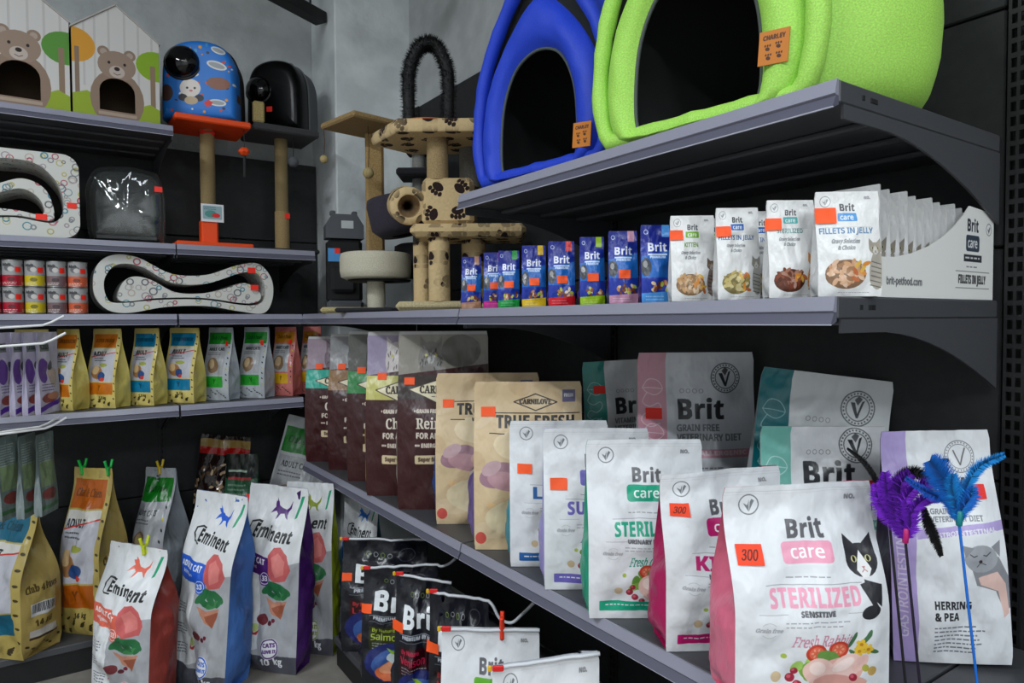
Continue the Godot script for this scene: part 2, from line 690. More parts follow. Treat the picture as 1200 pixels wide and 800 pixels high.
func shelf(called: String, label: String, at: Vector3, turn: float, ln: float, dp: float, ends: bool) -> void:
	var t := thing(called, label, "shelf", at, turn, "metal shelves")
	part("deck", box(Vector3(ln - 0.003, 0.03, dp - 0.004), 0.002), M.shelf, t, Vector3(0, -0.0155, dp / 2))
	for k in 3:
		part("rib", box(Vector3(ln - 0.03, 0.010, 0.03), 0.003), M.shelf, t, Vector3(0, -0.0355, dp * (0.25 + 0.25 * k)))
	var face := PackedVector2Array([Vector2(0, -0.0004), Vector2(-0.004, -0.0004), Vector2(-0.009, -0.020), Vector2(-0.006, -0.022), Vector2(0, -0.022)])
	part("price_rail", extrude(face, ln - 0.004), M.rail, t, Vector3(-ln / 2 + 0.002, 0, dp), Vector3(0, 90, 0))
	var lip := PackedVector2Array([Vector2(0, -0.0225), Vector2(-0.006, -0.0225), Vector2(-0.012, -0.034), Vector2(-0.014, -0.038), Vector2(-0.009, -0.038), Vector2(0, -0.034)])
	part("rail_lip", extrude(lip, ln - 0.004), M.rail_lip, t, Vector3(-ln / 2 + 0.002, 0, dp), Vector3(0, 90, 0))
	part("rail_edge", box(Vector3(ln - 0.004, 0.0022, 0.003), 0.0006), plastic(Color(0.74, 0.74, 0.80), 0.25), t, Vector3(0, -0.0385, dp + 0.0125))
	var pr := PackedVector2Array([Vector2(0, -0.031), Vector2(-dp + 0.012, -0.031)])
	for k in 13:
		var f := k / 12.0
		pr.append(Vector2(-(dp - 0.012) * (1.0 - f), -0.05 - 0.105 * pow(max(0.0, (f - 0.22) / 0.78), 1.7)))
	for s in [-1, 1]:
		part("bracket", extrude(pr, 0.004), M.shelf, t, Vector3(s * (ln / 2 - 0.004) - 0.002, 0, 0), Vector3(0, 90, 0))
	if ends:
		for q in [[0.060, 0.007], [0.082, 0.007], [0.091, 0.012]]:
			part("slot", box(Vector3(0.002, 0.007, q[1]), 0.0005), M.black, t, Vector3(ln / 2 - 0.0015, -0.015, dp - q[0]))


func base_deck(called: String, label: String, at: Vector3, turn: float, ln: float, dp: float) -> void:
	var t := thing(called, label, "shelf", at, turn, "base decks")
	part("deck", box(Vector3(ln, 0.025, dp), 0.003), M.shelf, t, Vector3(0, 0.0925, dp / 2))
	part("plinth", box(Vector3(ln - 0.01, 0.08, 0.012), 0.002), M.black, t, Vector3(0, 0.04, dp - 0.014))


# ---------------------------------------------------------------- filled bags
func ease01(a: float, b: float, x: float) -> float:
	return smoothstep(a, b, x)


func bag(called: String, label: String, group: String, at: Vector3, w: float, h: float, d: float, yaw: float, front: Material, side: Material, o := {}) -> Node3D:
	var t := thing(called, label, o.get("category", "bag"), at, yaw, group)
	var lean: float = o.get("lean", 0.0)
	var roll: float = o.get("roll", 0.0)
	t.rotation_degrees = Vector3(-lean, yaw, roll)
	t.position.y += absf(sin(deg_to_rad(lean))) * d / 2 + absf(sin(deg_to_rad(roll))) * w / 2 + 0.0005
	var seal: float = o.get("seal", 0.06)
	var full: float = o.get("full", 0.42)
	var bulge: float = o.get("bulge", 0.012)
	var wr: float = o.get("wr", 0.006)
	var bend: float = o.get("bend", 0.0)
	var tilt: float = o.get("tilt", 0.0)
	var taper: float = o.get("taper", 1.0)
	var waist: float = o.get("waist", 0.0)
	var sd: float = t.get_index() * 3.7
	var nz := noise
	var dep := func(v: float) -> float:
		var p := 1.0 - smoothstep(full, 1.0 - seal, v)
		p *= 0.90 + 0.10 * smoothstep(0.0, 0.07, v)
		p *= 1.0 - waist * exp(-pow((v - 0.55) / 0.12, 2.0))
		return maxf(d / 2 * p, 0.0012)
	var wid := func(v: float) -> float:
		var k := lerpf(1.0, taper, v)
		if v > 0.975:
			k *= 1.0 - 0.03 * pow((v - 0.975) / 0.025, 2.0)
		k *= 1.0 - 0.5 * waist * exp(-pow((v - 0.55) / 0.12, 2.0))
		k *= 0.985 + 0.015 * smoothstep(0.0, 0.05, v)
		return w / 2 * k
	var post := func(p: Vector3, u: float, v: float) -> Vector3:
		p.z += bend * h * v * v
		p.y += tilt * h * (2.0 * u - 1.0) * v * v
		return p
	var ff := func(u: float, v: float) -> Vector3:
		var e := 1.0 - pow(absf(2.0 * u - 1.0), 4.0)
		var open := 1.0 - smoothstep(0.75, 1.0 - seal * 0.4, v)
		var z: float = dep.call(v) + bulge * (1.0 - pow(2.0 * u - 1.0, 2.0)) * sin(PI * clampf(v * 0.95 + 0.05, 0, 1)) * open
		z += wr * nz.get_noise_3d(u * 2.2, v * 3.1, sd) * e * (0.35 + 0.65 * open) * smoothstep(0.0, 0.06, v) * 2.0
		z += wr * 0.7 * nz.get_noise_3d(u * 6.0 + v * 2.0, v * 8.0, sd + 9.0) * e * smoothstep(0.0, 0.06, v)
		z += wr * 0.8 * nz.get_noise_3d(u * 1.2, v * 1.0, sd + 30.0) * smoothstep(0.5, 1.0, v)
		return post.call(Vector3((2.0 * u - 1.0) * wid.call(v), h * v, z), u, v)
	var bf := func(u: float, v: float) -> Vector3:
		var open := 1.0 - smoothstep(0.75, 1.0 - seal * 0.4, v)
		var z: float = -dep.call(v) - bulge * 0.6 * (1.0 - pow(2.0 * u - 1.0, 2.0)) * sin(PI * v) * open
		z += wr * 0.8 * nz.get_noise_3d((1.0 - u) * 1.2, v * 1.0, sd + 30.0) * smoothstep(0.5, 1.0, v)
		z += wr * nz.get_noise_3d((1.0 - u) * 2.2, v * 3.1, sd) * 2.0 * 0.35 * smoothstep(0.75, 1.0, v)
		var fz: Vector3 = ff.call(1.0 - u, v)
		var bp: Vector3 = post.call(Vector3((1.0 - 2.0 * u) * wid.call(v), h * v, z - 0.0008), 1.0 - u, v)
		bp.z = minf(bp.z, fz.z - 0.0018)
		return bp
	var nu: int = o.get("nu", 16)
	var nv: int = o.get("nv", 26)
	var fp := part("front_panel", sheet(nu, nv, ff), front, t)
	var bm := sheet(nu, nv, bf)
	part("back_panel", bm, o.get("back", side), t)
	for s in [-1.0, 1.0]:
		var gf := func(u: float, v: float) -> Vector3:
			var dv: float = dep.call(v)
			var a: float = (1.0 - 2.0 * u) * s
			var zf: Vector3 = ff.call(1.0 if s > 0 else 0.0, v)
			var zb: Vector3 = bf.call(0.0 if s > 0 else 1.0, v)
			var p := zf.lerp(zb, (1.0 - a) / 2.0)
			var fold := sqrt(maxf(0.0, d * d / 4.0 - dv * dv)) * 0.85
			fold = minf(fold, w * 0.4)
			var kk := 1.0 - absf(a)
			p.x -= s * fold * kk
			p.x += s * wr * 1.4 * nz.get_noise_3d(a * 1.6, v * 6.0, sd + 50.0 + s) * (1.0 - a * a)
			p.x += s * bulge * 0.7 * (1.0 - a * a) * smoothstep(0.02, 0.15, v) * (1.0 - smoothstep(full * 0.8, full * 1.3, v))
			if fold > 0.004:
				var uu: float = clampf((p.x / wid.call(v) + 1.0) / 2.0, 0.0, 1.0)
				var za: Vector3 = ff.call(uu, v)
				var zc: Vector3 = bf.call(1.0 - uu, v)
				var k2 := lerpf(zc.z + 0.0004, za.z - 0.0004, (1.0 + a) / 2.0)
				p.z = lerpf(p.z, k2, smoothstep(0.004, 0.02, fold))
			return p
		part("side_gusset", sheet(6, nv, gf), o.get("left", side) if s < 0 else side, t)
	var btm := func(u: float, v: float) -> Vector3:
		return Vector3(lerpf(-w / 2, w / 2, u) * 0.98, 0.0015, lerpf(-d / 2, d / 2, v) * 0.89)
	part("bottom_panel", sheet(1, 1, btm), side, t)
	for st in o.get("stickers", []):
		var su: float = st[2] / w / 2
		var sv: float = st[3] / h / 2
		var sf := func(u: float, v: float) -> Vector3:
			var p: Vector3 = ff.call(st[0] + (2.0 * u - 1.0) * su, st[1] + (2.0 * v - 1.0) * sv)
			p.z += 0.0022
			return p
		part("price_sticker", sheet(3, 3, sf), st[4] if st.size() > 4 else M.sticker, fp)
	if o.has("strip"):
		var pts := []
		for k in 13:
			var u := -0.01 + 1.02 * k / 12.0
			pts.append(ff.call(clampf(u, 0, 1), 0.992) + Vector3((u - clampf(u, 0, 1)) * w, 0, 0.003))
		for q in o.get("loose", []):
			pts.append(pts[12] + Vector3(q[0], q[1], 0.004))
		var cs := part("closing_strip", tube(pts if not o.has("loose") else pts.slice(0, 12) + spline(pts.slice(12), 5), 0.0042, 6), o.strip, t)
		part("tab", box(Vector3(0.022, 0.012, 0.006), 0.002), plastic(Color(0.85, 0.12, 0.12), 0.4), cs, pts[0] + Vector3(0.012, 0.002, 0.004))
		part("tab", box(Vector3(0.008, 0.012, 0.006), 0.002), plastic(Color(0.88, 0.70, 0.12), 0.4), cs, pts[0] + Vector3(-0.004, 0.002, 0.004))
	tops[t] = [w, h, tilt]
	return t


func film(c: Color, rough := 0.35) -> StandardMaterial3D:
	var key := "film %s %s" % [c, rough]
	if M.has(key):
		return M[key]
	var m := StandardMaterial3D.new()
	m.albedo_color = c
	m.roughness = rough
	m.normal_enabled = true
	m.normal_texture = wrinkle()
	m.normal_scale = 0.6
	M[key] = m
	return m


func wrinkle() -> Texture2D:
	if not M.has("wrinkle"):
		M["wrinkle"] = bump_tex(0.012, 6.0, 256, 11)
	return M["wrinkle"]


func ink(px: int, aspect: float, bg: Color) -> Ink:
	return Ink.new(self, px, aspect, bg)


func print_mat(k: Ink, rough := 0.36) -> StandardMaterial3D:
	var m := printed(k.done(), rough)
	m.normal_enabled = true
	m.normal_texture = wrinkle()
	m.normal_scale = 0.55
	return m


# ---------------------------------------------------------------- artwork
func emblem(k: Ink, x: float, y: float, r: float, c: Color) -> void:
	k.ring(x, y, r, r * 0.12, c)
	k.poly([[x - r * 0.55, y - r * 0.15], [x, y + r * 0.75], [x + 0.1 * r, y - r * 0.5], [x - r * 0.1, y + 0.1 * r]], c)
	k.poly([[x + r * 0.6, y - r * 0.35], [x + r * 0.05, y + r * 0.7], [x + r * 0.18, y - 0.2 * r], [x + r * 0.35, y - 0.55 * r]], c)


func veggies(k: Ink, x: float, y: float, s: float, sd: int) -> void:
	var rng := RandomNumberGenerator.new()
	rng.seed = sd
	# lettuce, sliced tomatoes, flowers and leaves behind the meat
	for q in 7:
		k.ell(x - 15 * s + rng.randf_range(-4, 5) * s, y - 2 * s + rng.randf_range(-6, 6) * s, 4.2 * s, 2.8 * s, [Color("7fa843"), Color("a5cc66"), Color("5f8f36")][q % 3], rng.randf_range(0, 3))
	for q in [[-8, -9], [5, -10]]:
		k.ell(x + q[0] * s, y + q[1] * s, 6 * s, 5 * s, Color("c93f2c"))
		k.ell(x + q[0] * s, y + q[1] * s, 4.4 * s, 3.6 * s, Color("e2694e"))
		for j in 6:
			k.ell(x + q[0] * s + cos(j * 1.05) * 2.4 * s, y + q[1] * s + sin(j * 1.05) * 2 * s, 0.9 * s, 0.6 * s, Color("f0a27f"), j * 1.05)
	k.ell(x - 1 * s, y - 6 * s, 7 * s, 4 * s, Color("6f9a4a"), 0.3)
	for q in [[13, -15, -1.1], [24, -8, 0.3], [15, -6, 0.7], [21, -16, -0.9]]:
		k.ell(x + q[0] * s, y + q[1] * s, 5 * s, 1.3 * s, Color("47704a"), q[2])
	for q in [[18, -12], [22, -9], [17, -8]]:
		for j in 5:
			k.ell(x + q[0] * s + cos(j * 1.26) * 1.8 * s, y + q[1] * s + sin(j * 1.26) * 1.8 * s, 1.5 * s, 1.2 * s, Color("edc23c"), j * 1.26)
		k.ell(x + q[0] * s, y + q[1] * s, 1.0 * s, 1.0 * s, Color("c98a1e"))
	# joint of meat in pale pinks
	k.ell(x + 4 * s, y + 4 * s, 16 * s, 9 * s, Color("e3aea4"), -0.2)
	k.ell(x - 6 * s, y + 2 * s, 9 * s, 8 * s, Color("eec5bb"), 0.4)
	k.ell(x + 9 * s, y + 1 * s, 11 * s, 7 * s, Color("efc9c0"), -0.5)
	k.ell(x + 18 * s, y - 1 * s, 6 * s, 3.4 * s, Color("ecc0b6"), -0.8)
	k.ell(x + 4 * s, y + 9 * s, 13 * s, 4 * s, Color("d99e94"), 0.1)
	k.ell(x - 7 * s, y + 0 * s, 5 * s, 4 * s, Color("f6dcd4"), 0.4)
	k.ell(x + 8 * s, y - 1 * s, 7 * s, 3 * s, Color("f7dfd8"), -0.5)
	k.ell(x + 17 * s, y + 9 * s, 5 * s, 2 * s, Color("e0aba0"), 0.2)
	for q in [[-21, 6, 2.6], [-17, 10, 2.4], [-19, 2, 2.0], [14, 7, 2.2], [-12, 13, 2.2]]:
		k.ell(x + q[0] * s, y + q[1] * s, q[2] * s, q[2] * s, Color("9e2139"))
		k.ell(x + q[0] * s - 0.6 * s, y + q[1] * s - 0.6 * s, q[2] * 0.45 * s, q[2] * 0.45 * s, Color("cf5a6c"))
	k.ell(x + 25 * s, y + 4 * s, 2.8 * s, 2.8 * s, Color("c9a45c"))
	k.ell(x + 21 * s, y + 2 * s, 2 * s, 2 * s, Color("b3b04a"))
	k.ell(x - 29 * s, y + 5 * s, 3 * s, 3 * s, Color("cdb592"))
	k.ell(x - 25 * s, y - 7 * s, 1.5 * s, 1.5 * s, Color("a3b64a"))


func cat_face(k: Ink, x: float, y: float, s: float, fur: Color, pale: Color, dark: Color) -> void:
	k.poly([[x - 10 * s, y - 3 * s], [x - 9 * s, y - 15 * s], [x - 2 * s, y - 8 * s]], fur)
	k.poly([[x + 10 * s, y - 3 * s], [x + 9 * s, y - 15 * s], [x + 2 * s, y - 8 * s]], fur)
	k.ell(x, y, 10.5 * s, 9 * s, fur)
	k.poly([[x, y - 5 * s], [x - 5 * s, y + 5 * s], [x - 2 * s, y + 9 * s], [x + 2 * s, y + 9 * s], [x + 5 * s, y + 5 * s]], pale)
	for q in [-1, 1]:
		k.ell(x + q * 4.6 * s, y - 0.6 * s, 2.0 * s, 1.8 * s, Color("c9c48a"))
		k.ell(x + q * 4.6 * s, y - 0.6 * s, 0.9 * s, 1.5 * s, Color(0.05, 0.05, 0.05))
	k.poly([[x - 1.2 * s, y + 3.4 * s], [x + 1.2 * s, y + 3.4 * s], [x, y + 4.8 * s]], dark)
	k.line([[x, y + 4.8 * s], [x - 1.8 * s, y + 6.2 * s]], 0.5 * s, dark)
	k.line([[x, y + 4.8 * s], [x + 1.8 * s, y + 6.2 * s]], 0.5 * s, dark)


func art_care(col: Color, title: String, sub: String, script: String, asp: float, big_cat := false, sd := 1, px := 300) -> StandardMaterial3D:
	var k := ink(px, asp, Color(0.875, 0.885, 0.895))
	var g := Color(0.36, 0.36, 0.38)
	var f := asp / 1.49
	k.rect(0, 3.5 * f, 100, 0.5, Color(0.80, 0.81, 0.82))
	k.rect(0, 5.5 * f, 100, 0.4, Color(0.82, 0.83, 0.84))
	emblem(k, 17, 13 * f, 6.5, Color(0.45, 0.46, 0.48))
	k.text("NO.", 85, 12 * f, 3, Color(0.5, 0.5, 0.52))
	k.text("Brit", 51, 35.5 * f, 11.5, g, 0.5, "b", 27)
	k.rrect(34, 37.5 * f, 33, 13.5 * f, 2.5, col)
	k.text("care", 50.5, 48.0 * f, 7.6, Color(0.97, 0.97, 0.97), 0.5, "r", 23)
	k.rrect(33, 52.5 * f, 34, 4.5, 2, Color(0.86, 0.87, 0.88))
	k.small(34, 59 * f, 33, 1, Color(0.6, 0.6, 0.62), sd)
	k.rect(20, 63.5 * f, 62, 0.5, Color(0.62, 0.62, 0.64))
	k.text(title, 51, 77.5 * f, 11, col, 0.5, "b", 60.0)
	k.text(sub, 51, 83.4 * f, 3.2, Color(0.3, 0.3, 0.32), 0.5, "b")
	k.rect(14, 81.5 * f, 18, 0.4, Color(0.65, 0.65, 0.67))
	k.rect(70, 81.5 * f, 16, 0.4, Color(0.65, 0.65, 0.67))
	k.small(30, 86.5 * f, 44, 2, Color(0.62, 0.62, 0.65), sd + 3, 2.6)
	k.ring(20, 92 * f, 5, 0.4, Color(0.72, 0.72, 0.74))
	k.rect(13.5, 89 * f, 13, 6, Color(0.875, 0.885, 0.895))
	k.text("Grain free", 20, 93.2 * f, 2.4, Color(0.6, 0.6, 0.62), 0.5, "t", 0, 0.3)
	k.text(script, 53, 103 * f, 7, col.darkened(0.15), 0.5, "t", 38, 0.35)
	veggies(k, 58, 118 * f, 1.15, sd)
	k.rrect(9, 133.5 * f, 84, 8.5 * f, 0.6, col)
	k.small(14, 136.5 * f, 70, 1, Color(0.9, 0.9, 0.9, 1), sd + 8, 2.4, 2.0)
	if big_cat:
		var fur := Color(0.16, 0.16, 0.18)
		k.poly([[84, 62 * f], [96, 66 * f], [94, 80 * f], [90, 76 * f], [84, 67 * f]], fur)
		k.ell(86, 82.5 * f, 7, 4.2, fur, -0.2)
		k.poly([[81, 65 * f], [84, 64 * f], [91, 78 * f], [93, 82 * f], [88, 80 * f]], fur)
		cat_face(k, 86, 51 * f, 1.05, fur, Color(0.92, 0.92, 0.92), Color(0.75, 0.5, 0.5))
	return print_mat(k)


func leaf_line(k: Ink, x: float, y: float, s: float, c: Color) -> void:
	var curves := [
		[[-8, -4], [-3, -11], [5, -10], [9, -3], [3, 2], [-4, 0], [-8, -4]], [[-8, -4], [0, -4], [9, -3]],
		[[-4, 0], [-8, 8], [-2, 12], [5, 9], [7, 14], [1, 20], [-6, 18], [-9, 24], [-2, 29], [6, 26]]]
	for q in curves:
		var pts := []
		for p in q:
			pts.append(Vector2(x + p[0] * s, y + p[1] * s))
		var out := []
		for p in host_spline(pts):
			out.append([p.x, p.y])
		k.line(out, 0.7, c)


func host_spline(pts: Array) -> Array:
	return spline(pts, 5)


func art_vet(stripe: Color, bottom: Array, asp: float, bg: Color, sd: int, side_text := "", up := 0.0) -> StandardMaterial3D:
	var k := ink(300, asp, bg)
	var dk := Color(0.16, 0.17, 0.19)
	k.rect(0, 0, 24, k.hgt, stripe)
	for q in 4:
		leaf_line(k, 12, 34 + q * 38, 1.0, stripe.lightened(0.55))
	k.ring(75, 22 - up * 0.6, 12.5, 0.8, Color(0.3, 0.31, 0.33))
	k.ring(75, 22 - up * 0.6, 9.0, 0.7, Color(0.3, 0.31, 0.33))
	for q in 26:
		var a := TAU * q / 26
		k.ell(75 + cos(a) * 10.8, 22 - up * 0.6 + sin(a) * 10.8, 0.7, 0.7, Color(0.36, 0.37, 0.39))
	var e := -up * 0.6
	k.poly([[69, 18 + e], [72.5, 18 + e], [75, 26 + e], [78, 17 + e], [80, 16 + e], [75.5, 29 + e], [74, 29 + e]], dk)
	k.poly([[72, 16 + e], [75, 13 + e], [78, 15 + e], [75, 20 + e]], Color(0.35, 0.36, 0.38))
	for q in 4:
		k.ring(38 + q * 5.2, 33 - up, 1.7, 0.4, Color(0.5, 0.5, 0.52), 10)
	k.text("Brit", 53, 57 - up, 16.5, dk, 0.5, "b", 43)
	var y := 67.0 - up
	for line in bottom:
		k.text(line, 32, y, 5.4, Color(0.42, 0.43, 0.45), 0.0, "r", min(66.0, line.length() * 3.7))
		y += 8.0
	k.rect(24, y - 1, 76, 7, stripe)
	k.text("HYPOALLERGENIC" if side_text == "" else side_text, 62, y + 4.0, 3.4, stripe.lightened(0.6), 0.5, "b", 60)
	k.small(32, y + 14, 50, 6, Color(0.5, 0.5, 0.52), sd, 4.0, 2.0)
	return print_mat(k, 0.32)


func art_gastro(asp: float) -> StandardMaterial3D:
	var k := ink(340, asp, Color(0.90, 0.91, 0.925))
	var lav := Color(0.70, 0.63, 0.84)
	var dk := Color(0.13, 0.14, 0.16)
	k.poly([[0, 0], [24, 0], [24, 60], [20, 100], [20, k.hgt], [0, k.hgt]], lav)
	k.text("GASTROINTESTINAL", 12, 168, 7, lav.lightened(0.55), 0.0, "r", 96, 0, -PI / 2)
	k.ring(72, 22, 13, 0.7, Color(0.45, 0.46, 0.48))
	k.ring(72, 22, 10, 0.5, Color(0.45, 0.46, 0.48))
	for q in 28:
		k.ell(72 + cos(TAU * q / 28) * 11.5, 22 + sin(TAU * q / 28) * 11.5, 0.6, 0.6, Color(0.5, 0.5, 0.53))
	k.line([[67, 17], [72, 29], [77, 15]], 1.2, Color(0.4, 0.4, 0.43))
	k.text("Brit", 55, 57, 19, dk, 0.5, "b", 48)
	k.text("GRAIN FREE", 36, 66, 4.2, Color(0.45, 0.46, 0.48), 0.0, "r")
	k.text("VETERINARY DIET", 36, 72, 4.2, Color(0.45, 0.46, 0.48), 0.0, "r")
	k.poly([[22, 78], [100, 72], [100, 79.5], [22, 85.5]], lav)
	k.text("GASTROINTESTINAL", 62, 82.4, 3.4, Color(0.93, 0.93, 0.95), 0.5, "r", 62, 0, -0.075)
	var fur := Color(0.55, 0.56, 0.58)
	k.poly([[64, 100], [92, 100], [100, 116], [100, 142], [94, 144], [88, 128], [70, 122]], fur)
	k.ell(76, 101, 15, 11, Color(0.63, 0.64, 0.66))
	k.poly([[62, 100], [60, 90], [70, 92]], fur)
	k.poly([[86, 92], [95, 87], [93, 100]], fur)
	k.line([[66, 97], [69, 99], [72, 98]], 0.7, Color(0.2, 0.2, 0.22))
	k.line([[78, 98], [81, 99], [85, 96]], 0.7, Color(0.2, 0.2, 0.22))
	k.ell(75, 103, 1.8, 1.3, Color(0.25, 0.2, 0.22))
	k.line([[75, 104], [71, 107]], 0.5, Color(0.2, 0.2, 0.22))
	k.line([[75, 104], [80, 106]], 0.5, Color(0.2, 0.2, 0.22))
	k.poly([[72, 116], [90, 112], [97, 122], [99, 146], [94, 150], [90, 128], [74, 122]], Color(0.90, 0.76, 0.72))
	k.text("HERRING", 33, 142, 6.4, dk, 0.0, "b", 33)
	k.text("& PEA", 33, 151.5, 6.4, dk, 0.0, "b", 22)
	k.small(33, 157, 44, 7, Color(0.45, 0.46, 0.5), 4, 3.6, 2.2)
	return print_mat(k, 0.34)


func art_maroon(panel: Color, title: String, photo: Color, cat: Color, asp: float, full_logo := false) -> StandardMaterial3D:
	var k := ink(300, asp, Color(0.235, 0.075, 0.085))
	var cr := Color(0.90, 0.87, 0.80)
	k.rect(0, 0, 100, 42, photo)
	k.rect(0, 0, 100, 3, Color(0.72, 0.72, 0.72))
	k.ell(36, 26, 14, 17, cat)
	k.poly([[24, 16], [24, 4], [33, 12]], cat)
	k.poly([[48, 16], [49, 4], [40, 12]], cat)
	var rng := RandomNumberGenerator.new()
	rng.seed = int(photo.r * 1000)
	for q in 40:
		k.ell(36 + rng.randf_range(-12, 12), 24 + rng.randf_range(-12, 18), 0.7, 2.2, cat.lightened(rng.randf_range(-0.3, 0.4)) if q % 2 else cat.darkened(0.45), rng.randf_range(-0.6, 0.6))
	k.ell(31, 22, 1.7, 1.3, Color(0.8, 0.75, 0.4))
	k.ell(42, 22, 1.7, 1.3, Color(0.8, 0.75, 0.4))
	k.ell(70, 18, 22, 15, photo.darkened(0.25))
	k.poly([[0, 40], [100, 30], [100, 60], [0, 60]], Color(0.235, 0.075, 0.085))
	k.rect(0, 40, 100, 22, panel)
	if full_logo:
		k.rect(0, 40, 100, 22, Color(0.20, 0.15, 0.14))
	k.poly([[12, 53], [50, 43], [88, 53], [50, 67]], Color(0.91, 0.87, 0.74))
	k.line([[12, 53], [50, 43], [88, 53], [50, 67], [12, 53]], 0.8, Color(0.2, 0.15, 0.12))
	k.text("CARNILOVE", 50, 56.5, 6.6, Color(0.12, 0.09, 0.08), 0.5, "s", 52)
	k.small(38, 59, 24, 1, Color(0.35, 0.3, 0.26), 3)
	k.text("• GRAIN FREE • POTATO FREE •", 50, 74, 3.2, cr, 0.5, "b", 62)
	k.text(title, 50, 88, 9.5, cr, 0.5, "s", title.length() * 7.2)
	k.text("FOR ADULT CATS", 50, 97, 5.2, cr, 0.5, "b", 58)
	k.text("••• ENERGY & VITALITY •••", 50, 105, 3.6, cr, 0.5, "b", 60)
	k.rrect(20, 112, 34, 8, 1.5, Color(0.85, 0.78, 0.62))
	k.text("Super fresh", 37, 117.6, 3.4, Color(0.3, 0.2, 0.15), 0.5, "b")
	k.text("HIGH QUALITY", 58, 130, 3.6, cr, 0.5, "b")
	k.text("FOREST MEAT", 58, 136, 3.6, cr, 0.5, "b")
	k.small(44, 139, 28, 1, cr, 5, 2.4, 2.4)
	return print_mat(k, 0.34)


func art_true(asp: float) -> StandardMaterial3D:
	var k := ink(320, asp, Color(0.83, 0.73, 0.58))
	var rng := RandomNumberGenerator.new()
	rng.seed = 4
	for q in 26:
		k.ell(rng.randf_range(0, 100), rng.randf_range(0, k.hgt), rng.randf_range(6, 16), rng.randf_range(4, 10), [Color(0.85, 0.76, 0.62), Color(0.81, 0.70, 0.55), Color(0.86, 0.71, 0.52)][q % 3], rng.randf_range(0, 3))
	k.ell(40, 60, 22, 14, Color(0.88, 0.80, 0.66))
	var dk := Color(0.16, 0.13, 0.11)
	k.line([[37, 20], [57, 12], [77, 20], [57, 28], [37, 20]], 1.0, dk)
	k.text("CARNILOVE", 57, 22, 4.6, dk, 0.5, "s", 30)
	k.rrect(82, 8, 12, 12, 0.5, Color(0.42, 0.40, 0.55))
	k.text("FRESH", 88, 15, 3, Color(0.9, 0.9, 0.9), 0.5, "b", 9)
	k.rect(18, 30, 80, 0.9, dk)
	k.text("TRUE FRESH", 57, 44.5, 11.5, dk, 0.5, "b", 74)
	k.rect(14, 49, 14, 0.9, dk)
	k.rect(84, 49, 14, 0.9, dk)
	k.text("WILD-CAUGHT FISH", 56, 51, 3.2, dk, 0.5, "b")
	# joints of meat and fish
	k.ell(22, 88, 18, 11, Color(0.62, 0.47, 0.52), -0.4)
	k.ell(30, 94, 18, 9, Color(0.72, 0.55, 0.58), 0.2)
	k.ell(16, 82, 10, 6, Color(0.75, 0.62, 0.64), -0.6)
	k.ell(60, 92, 26, 12, Color(0.78, 0.62, 0.56), 0.1)
	for q in 5:
		k.line([[44 + q * 5, 86 + q * 2], [34 + q * 5, 104]], 1.0, Color(0.45, 0.40, 0.36))
	k.ell(48, 102, 16, 6, Color(0.80, 0.77, 0.72), -0.3)
	k.ell(50, 130, 40, 20, Color(0.87, 0.80, 0.66))
	k.ell(6, 150, 5, 6, Color(0.80, 0.32, 0.28))
	return print_mat(k, 0.42)


func art_blue_pouch(col: Color, asp: float, sd: int) -> StandardMaterial3D:
	var k := ink(128, asp, Color(0.10, 0.20, 0.62))
	k.poly([[0, 0], [100, 0], [100, 40], [0, 60]], Color(0.09, 0.15, 0.55))
	k.poly([[0, 90], [100, 70], [100, 150], [0, 150]], Color(0.12, 0.40, 0.74))
	k.rect(66, 0, 24, 34, col)
	k.ring(16, 20, 6, 2, Color(0.8, 0.85, 0.95))
	k.text("Brit", 50, 76, 24, Color(0.95, 0.96, 1.0), 0.5, "b", 66)
	k.rect(20, 82, 60, 5, Color(0.85, 0.9, 1.0))
	k.text("PREMIUM", 50, 96, 7, Color(0.85, 0.9, 1), 0.5, "b", 50)
	# tabby cat and chunks
	k.ell(14, 120, 16, 26, Color(0.28, 0.29, 0.32))
	k.ell(12, 112, 7, 10, Color(0.62, 0.62, 0.63))
	var rng := RandomNumberGenerator.new()
	rng.seed = sd
	var y := k.hgt - 46
	for q in 16:
		k.ell(56 + rng.randf_range(-26, 34), y + rng.randf_range(-10, 14), 8, 5, [Color("8a4a30"), Color("c98c5a"), Color("e6c9a0"), Color("6d3324"), Color("b7c24a")][q % 5], rng.randf_range(0, 3))
	k.poly([[0, k.hgt - 26], [100, k.hgt - 32], [100, k.hgt], [0, k.hgt]], col)
	k.small(12, k.hgt - 18, 70, 2, col.lightened(0.5), sd, 8, 5)
	return print_mat(k, 0.3)


